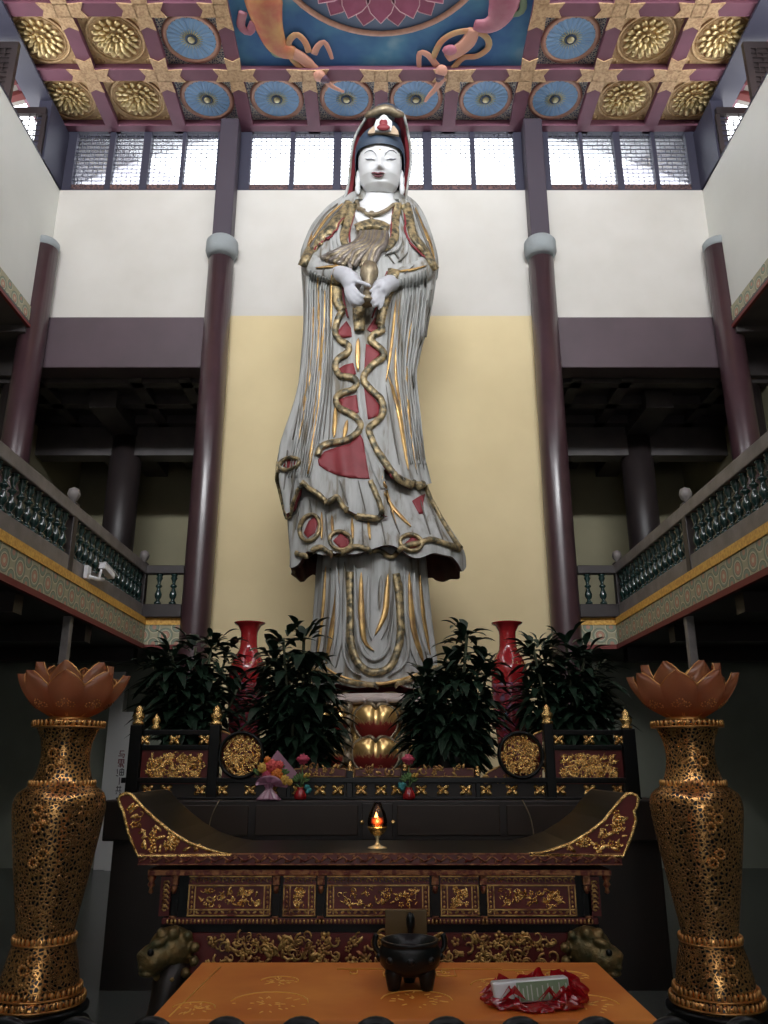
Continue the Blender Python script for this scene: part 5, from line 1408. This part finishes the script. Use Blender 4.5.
# little oil lamp on the altar
lx, ly, lz = ax_(377,850), 4.62, zt
t = thing('oil_lamp', 'small lit glass oil lamp on a stem at the centre of the altar table', 'lamp', (lx, ly, lz))
k = 4.62/F*1.08
q = MB(); q.lathe([(.052,0),(.05,.008),(.02,.016),(.010,.03),(.009,.05),(.018,.065)], 20, (lx,ly,lz)); q.build('stem', M['palegold'], t)
q = MB(); q.lathe([(.012,.062),(.035,.075),(.052,.100),(.056,.108),(.052,.112),(.03,.105),(.0,.098)], 22, (lx,ly,lz)); q.build('bowl', M['gold'], t)
q = MB(); q.lathe([(.050,.112),(.054,.135),(.045,.175),(.028,.205),(.018,.235),(.016,.235),(.026,.204),(.042,.174),(.051,.135),(.047,.112)], 22, (lx,ly,lz)); q.build('glass_chimney', M['cupglass'], t)
q = MB(); q.lathe([(.0,.112),(.012,.120),(.016,.135),(.010,.158),(.0,.185)], 12, (lx-.006,ly,lz)); q.build('flame', M['flame'], t)
q = MB(); q.lathe([(.0,.112),(.042,.113),(.045,.135),(.032,.155),(.0,.158)], 14, (lx,ly,lz)); q.build('wax', mat('red_wax', (.55,.10,.04), .4), t)
l = bpy.data.lights.new('oil_lamp_light', 'POINT'); l.energy = .6; l.color = (1,.5,.18); l.shadow_soft_size = .02
o = bpy.data.objects.new('oil_lamp_light', l); COL.objects.link(o); o.location = (lx, ly-.075, lz+.15)

# ------------------------------------------------------------------ orange offering table
ZT = .72
tx0, tx1, ty0, ty1 = -.80, .935, 3.12, 3.95
t = thing('offering_table', 'low table with orange embroidered cloth under glass in front of the altar', 'table', ((tx0+tx1)/2, (ty0+ty1)/2, 0))
q = MB(); q.box(tx0, tx1, ty0, ty1, ZT-.035, ZT); top = q.build('cloth_top', M['cloth'], t, bevel=.006)
q = MB()
def hang(u, v): 
    return None
q.box(tx0+.01, tx1-.01, ty0+.008, ty0+.02, .12, ZT-.03); q.box(tx0+.008, tx0+.02, ty0+.02, ty1-.02, .12, ZT-.03); q.box(tx1-.02, tx1-.008, ty0+.02, ty1-.02, .12, ZT-.03); q.build('cloth_skirt', M['cloth'], t)
q = MB(); fl = lambda u, v, d: Vector((u, v, ZT+d))
def meander(x, y, s, mir=1):
    pts = [(0,0),(5,0),(5,2.2),(3.6,2.2),(3.6,1),(4.3,1),(4.3,1.6)]
    q.tube([fl(x+mir*a*s, y-b*s, .0015) for a, b in pts], .0035, 4)
    pts = [(1,.5),(1.6,.5),(1.6,1.5),(1.1,1.5),(1.1,1.1)]; q.tube([fl(x+mir*a*s, y-b*s, .0015) for a, b in pts], .0035, 4)
meander(-.20, 3.82, .055); meander(.33, 3.82, .055, -1); meander(.02, 3.82, .055, 1); meander(.50, 3.80, .05)
q.tube([fl(-.2,3.82,.0015), fl(.5,3.82,.0015)], .003, 4)
for (cx, cy, r) in ((-.42,3.32,.13),(-.42,3.62,.07),(.45,3.55,.10),(.72,3.3,.12),(.12,3.35,.12),(-.68,3.25,.07),(.75,3.7,.08)):
    for k in range(22):
        a = random.uniform(0, 2*pi); rr = r*random.uniform(.2, 1); blob(q, fl, cx+rr*cos(a), cy+rr*sin(a), .022*random.uniform(.4,1), .005, a+random.uniform(-.5,.5), .002)
    q.tube([fl(cx+r*1.1*cos(a*.3), cy+r*1.1*sin(a*.3), .001) for a in range(11)], .003, 4)
q.tube([fl(tx0+.06,ty0+.03,.001), fl(tx0+.10,ty1-.1,.001)], .003, 4)
q.build('gold_embroidery', M['clothgold'], top, fixn=False)
for (x, y) in ((tx0+.08,ty0+.08),(tx1-.08,ty0+.08),(tx0+.08,ty1-.08),(tx1-.08,ty1-.08)):
    q = MB(); q.box(x-.035, x+.035, y-.035, y+.035, 0, ZT-.035); q.build('leg', M['blackwood'], t)

# tripod censer
c = P(410, 978, 3.53); cx, cy = c.x, 3.53; 
t = thing('incense_burner', 'black three-legged incense burner with raised handles on the orange table', 'incense burner', (cx, cy, ZT))
w = 3.62/F*1.12; hb = .045
zb = ZT+hb; zrim = zat(942.5, cy-.0)
q = MB(); H = zrim-zb
q.lathe([(0,.0),(.06,.002),(.095,.018),(.115,H*.33),(.124,H*.58),(.122,H*.78),(.113,H*.92),(.110,H-.004),(.114,H+.002),(.114,H+.012),(.103,H+.012),(.099,H-.02),(.088,H-.03),(0,H-.03)], 36, (cx,cy,zb)); q.build('bowl', M['iron'], t)
q = MB(); q.lathe([(0,0),(.094,0),(.094,.004),(0,.010)], 24, (cx,cy,zb+H-.030)); q.build('ash', mat('ash', (.10,.10,.095), .9, bump=.5, bscale=60), t)
for a in (radians(-35), radians(-145), radians(90)):
    dx, dy = cos(a), sin(a)
    q = MB(); q.tube([(cx+dx*.07,cy+dy*.07,zb+.05),(cx+dx*.078,cy+dy*.078,zb+.012),(cx+dx*.078,cy+dy*.078,ZT+.025),(cx+dx*.078,cy+dy*.078,ZT+.002)], [.034,.036,.028,.022], 12); q.build('leg', M['iron'], t)
for s in (-1, 1):
    q = MB(); q.tube(catmull([(cx+s*.108,cy,zb+H-.04),(cx+s*.134,cy,zb+H-.02),(cx+s*.138,cy,zb+H+.012),(cx+s*.130,cy,zb+H+.03)], .012), .011, 8); q.build('handle', M['iron'], t)
for k in range(5):
    a = radians(-90+(k-2)*40); q = MB(); q.ball((cx+.118*cos(a), cy+.118*sin(a), zb+H*.6), (.018,.014,.014), 10, 6); q.build('boss', M['iron'], t)
# plaque and dark holder standing behind it
D2 = 3.83; q = MB(); z0 = ZT; zt2 = zat(909.5, D2)
t2 = thing('plaque', 'tan translucent plaque standing on the orange table behind the incense burner', 'plaque', (P(406,930,D2).x, D2, ZT))
q.box(xat(385,925,D2), xat(427,925,D2), D2-.006, D2+.006, ZT+.02, zt2); q.build('plate', translucent('tan_plate', (.20,.15,.07), (.3,.22,.1), .3, .06, .25), t2, bevel=.003)
q = MB(); q.box(xat(388,925,D2), xat(424,925,D2), D2-.03, D2+.03, ZT, ZT+.022); q.build('foot', M['blackwood'], t2, bevel=.004)
D3 = 3.70; x = xat(410.5,925,D3); zt3 = zat(912,D3); 
t3 = thing('incense_holder', 'slim dark bottle shaped holder standing between plaque and incense burner', 'holder', (x, D3+.1, ZT))
hh = zt3-ZT; yb = cy+.19
q = MB(); hh = zat(912, yb)-ZT; x = xat(410.5,925,yb); t3.location = (x, yb-.0, ZT)
q.lathe([(.026,0),(.028,.01),(.022,.05),(.012,.10),(.012,hh*.70),(.018,hh*.78),(.019,hh*.9),(.012,hh*.97),(0,hh)], 14, (x,yb,ZT)); q.build('body', M['iron'], t3)
# red bag with a carton
D4 = 3.27; bc = P(537, 1008, D4)
t = thing('plastic_bag', 'crumpled red plastic bag around the carton on the orange table', 'bag', (bc.x, D4, ZT))
q = MB()
def bagf(u, v):
    a = 2*pi*u; r = interp([0,.3,.7,1], [1.0,1.1,.97,.80], v)
    n = .07*sin(7*a+3*v)+.06*sin(13*a-5*v+1)+.05*sin(23*a+9*v)
    rx_, ry_ = .168*(r+n), .105*(r+n*1.3)
    return Vector((bc.x+rx_*cos(a), D4+.03+ry_*sin(a), ZT+.004+(.050+.026*sin(a))*v*(1+.20*sin(5*a+1)+.12*sin(11*a)) + (.035*v if cos(a) > .55 else 0)))
q.grid(bagf, 140, 16, 0, True, True)
q.add([bagf(i/140, 0)+Vector((0,0,-.0005)) for i in range(140)], [tuple(range(140))], 0, False)
for k in range(16):
    a = random.uniform(0, 2*pi); p = Vector((bc.x+.155*cos(a), D4+.03+.09*sin(a), ZT+.045)); w_ = random.uniform(.03,.06)
    q.add([p+Vector((-w_,0,-.02)), p+Vector((0,-.02,.03*random.random())), p+Vector((w_,.01,-.015)), p+Vector((.01,.02,.03))], [(0,1,3),(1,2,3)], 0, False)
q.build('bag_film', M['bag'], t, fixn=False)
t = thing('carton', 'silver and green carton lying in the red bag on the orange table', 'box', (bc.x, D4, ZT+.004))
Rm = Matrix.Translation((bc.x-.02, D4+.01, ZT+.052)) @ Matrix.Rotation(radians(-4), 4, 'Y') @ Matrix.Rotation(radians(-6), 4, 'X')
q = MB(); q.cbox((0,0,0), (.275,.07,.07), 0, Rm); q.build('carton_body', mat('silver_card', (.60,.62,.62), .35, .2), t, bevel=.006)
q = MB(); q.cbox((.040,-.0365,.0), (.185,.002,.060), 0, Rm); gp = q.build('green_label', mat('green_card', (.19,.27,.15), .4), t)
q = MB()
for k, (u, h) in enumerate(((-.045,.05),(-.03,.03),(-.015,.045),(.0,.05),(.02,.028),(.04,.04),(.06,.05),(.075,.03),(.1,.05),(.125,.045))): q.cbox((u,-.038,-.004), (.004,.001,h), 0, Rm)
q.build('label_print', mat('pale_print', (.5,.53,.47), .5), gp)

# ------------------------------------------------------------------ big gold net vases with lotus lamps
def lotusvase(pxb, pxt, lab, lab2, mirror):
    D = 5.5; x = xat(pxt, 700, D); s_ = D/F
    zc_ = zat(722, D); z0 = .16
    Z = lambda py: zat(py, D)
    t = thing('floor_vase', lab, 'vase', (x, D, 0), 'tall gold net vases')
    q = MB(); q.lathe([(.30,0),(.31,.02),(.31,.07),(.27,.09),(.27,.12),(.30,.14),(.30,.16),(0,.16)], 32, (x,D,0)); q.build('pedestal', M['black'], t)
    pts = [(.23,.16),(.262,.165),(.265,.20),(.235,.235),(.225,Z(975)),(.195,Z(950)),(.172,Z(936)),(.176,Z(925)),(.200,Z(900)),(.232,Z(868)),(.260,Z(838)),(.280,Z(815)),(.284,Z(803)),(.265,Z(793)),(.215,Z(787)),(.19,Z(782)),(.165,Z(770)),(.153,Z(757)),(.162,Z(742)),(.195,Z(729)),(.215,zc_),(.19,zc_+.005),(.0,zc_+.005)]
    c = catmull([(a, b, 0) for a, b in pts], .03); q = MB(); q.lathe([(max(0,p.x), p.y) for p in c], 48, (x,D,0)); bd = q.build('body', M['bronze'], t)
    for (py, r, n) in ((724,.218,40),(783,.195,40),(937,.178,36),(983,.238,42),(994,.262,44)):
        q = MB(); z = Z(py) if py < 990 else .205
        if py == 983: z = .255
        for k in range(n):
            a = 2*pi*k/n; q.ball((x+r*1.03*cos(a), D+r*1.03*sin(a), z), (.011,.011,.022), 6, 4, 0)
        q.lathe([(r*1.0,z-.028),(r*1.06,z-.026),(r*1.06,z-.02),(r*1.0,z-.018)], 40, (x,D,0)); q.build('tooth_collar', M['bronzerim'], t, fixn=False)
    # blossoms of openwork on the front of neck and foot
    q = MB()
    for (py, r, dn) in ((757,.156,3),(962,.212,4),(812,.281,3),(850,.250,2)):
        for k in range(dn):
            a0 = -pi/2+(.12 if k % 2 else -.12)*(.156/r)*1.3; z = Z(py)+(k-dn/2)*.05
            for j in range(10):
                b = 2*pi*j/10; rr = .026; a = a0+rr*cos(b)/r; q.ball((x+(r+.008)*cos(a), D+(r+.008)*sin(a), z+rr*sin(b)), .0085, 6, 4)
    q.build('openwork_blossoms', M['bronzerim'], bd, fixn=False)
    # lotus lamp
    t2 = thing('lotus_lamp', lab2, 'lamp', (x, D, zc_+.005), 'lotus lamps')
    zb = zc_+.005
    q = MB(); q.lathe([(.14,0),(.15,.01),(.11,.03),(.10,.05),(0,.05)], 24, (x,D,zb)); q.build('base_cup', M['bronzerim'], t2)
    def petal(a, ln, w, r0, lean0, lean1, z0_):
        def fn(u, v):
            ww = w*interp([0,.2,.5,.75,.92,1], [.45,.8,1,.82,.4,.02], v)*(u-.5)*2
            lean = lean0+(lean1-lean0)*v
            # integrate the lean along the petal for a cupped curve
            n = 8; rr = r0; zz = z0_
            for i in range(n):
                f = v*(i+.5)/n; le = lean0+(lean1-lean0)*f; rr += ln*v/n*sin(le); zz += ln*v/n*cos(le)
            aa = a+ww/max(.12, rr); cup = .05*(abs(u-.5)*2)**2*v
            return Vector((x+(rr-cup)*cos(aa), D+(rr-cup)*sin(aa), zb+zz))
        q = MB(); q.grid(fn, 10, 14, 0); p = q.build('petal', M['lampetal'], t2, fixn=False)
        q = MB(); q.tube([fn(0, v/16) for v in range(17)]+[fn(1, 1-v/16) for v in range(17)], .005, 5); q.build('petal_wire', M['bronzerim'], p)
        q = MB()
        for (du, dv) in ((.5,.45),(.38,.38),(.62,.38)):
            c0 = fn(du, dv)
            for j in range(7):
                b = 2*pi*j/7; q.ball(fn(du+.07*cos(b), dv+.05*sin(b)), .006, 5, 4)
        q.build('petal_flowers', M['bronzerim'] if sin(a) < -.3 else M['redcarve'], p, fixn=False)  # brighter gold on petals facing the viewer paints in their sparkle
    for k in range(8): petal(2*pi*k/8+.2+mirror*.15, .405, .165, .10, 1.25, .25, .02)
    for k in range(6): petal(2*pi*k/6-.45+mirror*.2, .40, .155, .09, .95, -.05, .03)
lotusvase(30, 72, 'tall gold net floor vase left of the altar table', 'amber lotus flower lamp on top of the left floor vase', 0)
lotusvase(720, 684, 'tall gold net floor vase right of the altar table', 'amber lotus flower lamp on top of the right floor vase', 1)

# ------------------------------------------------------------------ iron railing in the foreground
FD = 2.0; t = thing('iron_railing', 'black iron railing with ring tops at the bottom edge, nearest the viewer', 'railing', (0, FD, 0))
zt4 = zat(1017, FD)
for px in (5, 77, 151, 226, 301, 376, 447, 521, 597, 672, 746):
    x = xat(px, 1035, FD); R0 = .050; q = MB()
    q.tube([(x+R0*cos(a*pi/14), FD, zt4-R0-.008+R0*sin(a*pi/14)) for a in range(28)], .0105, 8, 0, True); rg = q.build('ring', M['iron'], t)
    q = MB(); q.tube([(x,FD,0),(x,FD,zt4-2*R0-.01)], .010, 8); q.build('picket', M['iron'], t)
q = MB(); q.box(-1.3, 1.3, FD-.012, FD+.012, zt4-.16, zt4-.13); q.build('rail', M['iron'], t); q = MB(); q.box(-1.3, 1.3, FD-.012, FD+.012, .12, .15); q.build('rail', M['iron'], t)

# ------------------------------------------------------------------ boards by the left wall
D = 13.3
def bz(py): return zat(py, D)
x0 = xat(122, 760, D)
t = thing('sign_board', 'narrow white board with vertical dark characters behind the railing, left', 'sign', (x0, D, 0))
q = MB(); q.box(x0-.105, x0+.105, D-.03, D+.03, 0, bz(712)); bd = q.build('board', M['boardwhite'], t)
def stroke(q, cx, cz, segs, s):
    for (a, b, c, d) in segs:
        p0, p1 = Vector((cx+a*s, D-.034, cz+b*s)), Vector((cx+c*s, D-.034, cz+d*s)); dv = p1-p0; n = Vector((-dv.z, 0, dv.x)).normalized()*s*.10; q.add([p0-n, p1-n, p1+n, p0+n, p0-n+Vector((0,.006,0)), p1-n+Vector((0,.006,0)), p1+n+Vector((0,.006,0)), p0+n+Vector((0,.006,0))], [(0,1,2,3),(7,6,5,4),(0,4,5,1),(1,5,6,2),(2,6,7,3),(3,7,4,0)], 0, False)
g1 = [(-.5,.9,.5,.9),(-.4,.9,-.5,.2),(-.5,.2,.6,.2),(.6,.2,.5,-.6),(.5,-.6,.2,-.5),(-.8,-.2,.3,-.2)]
g2 = [(-.7,.9,.7,.9),(-.6,.55,.6,.55),(-.6,.9,-.6,.1),(.6,.9,.6,.1),(0,.9,0,.1),(-.8,.1,.8,.1),(-.5,-.2,.5,-.2),(0,.1,-.1,-.9),(-.7,-.55,.7,-.55),(.3,-.3,.7,-.9)]
g3 = [(-.1,.7,.8,.7),(-.1,.7,-.1,-.6),(.8,.7,.8,-.6),(-.1,-.6,.8,-.6),(.35,1,.35,-.6),(-.1,.05,.8,.05),(-.75,.8,-.6,-.3),(-.9,-.6,-.4,-.8)]
g4 = [(0,.8,0,-.8)]
g5 = [(-.6,.6,.6,.6),(-.3,.9,-.3,-.2),(.3,.9,.3,-.2),(-.7,-.2,.7,-.2),(-.4,-.5,-.5,-.9),(.3,-.4,.5,-.9)]
for g, py, mk, nmx in ((g1,755,'signred','character'),(g2,763.5,'signred','character'),(g3,772.5,'signdark','character'),(g4,781,'signdark','character'),(g5,790,'signdark','character')):
    q = MB(); stroke(q, x0, bz(py), g, .068); q.build(nmx, M[mk], bd)
x1 = xat(107, 790, D); q = MB(); q.box(x1-.11, x1+.11, D+.05, D+.25, 0, 3.0); tag(q.build('door_jamb', M['boardwhite'], bevel=.01), 'plain pale upright post beside the lettered white board', 'post')
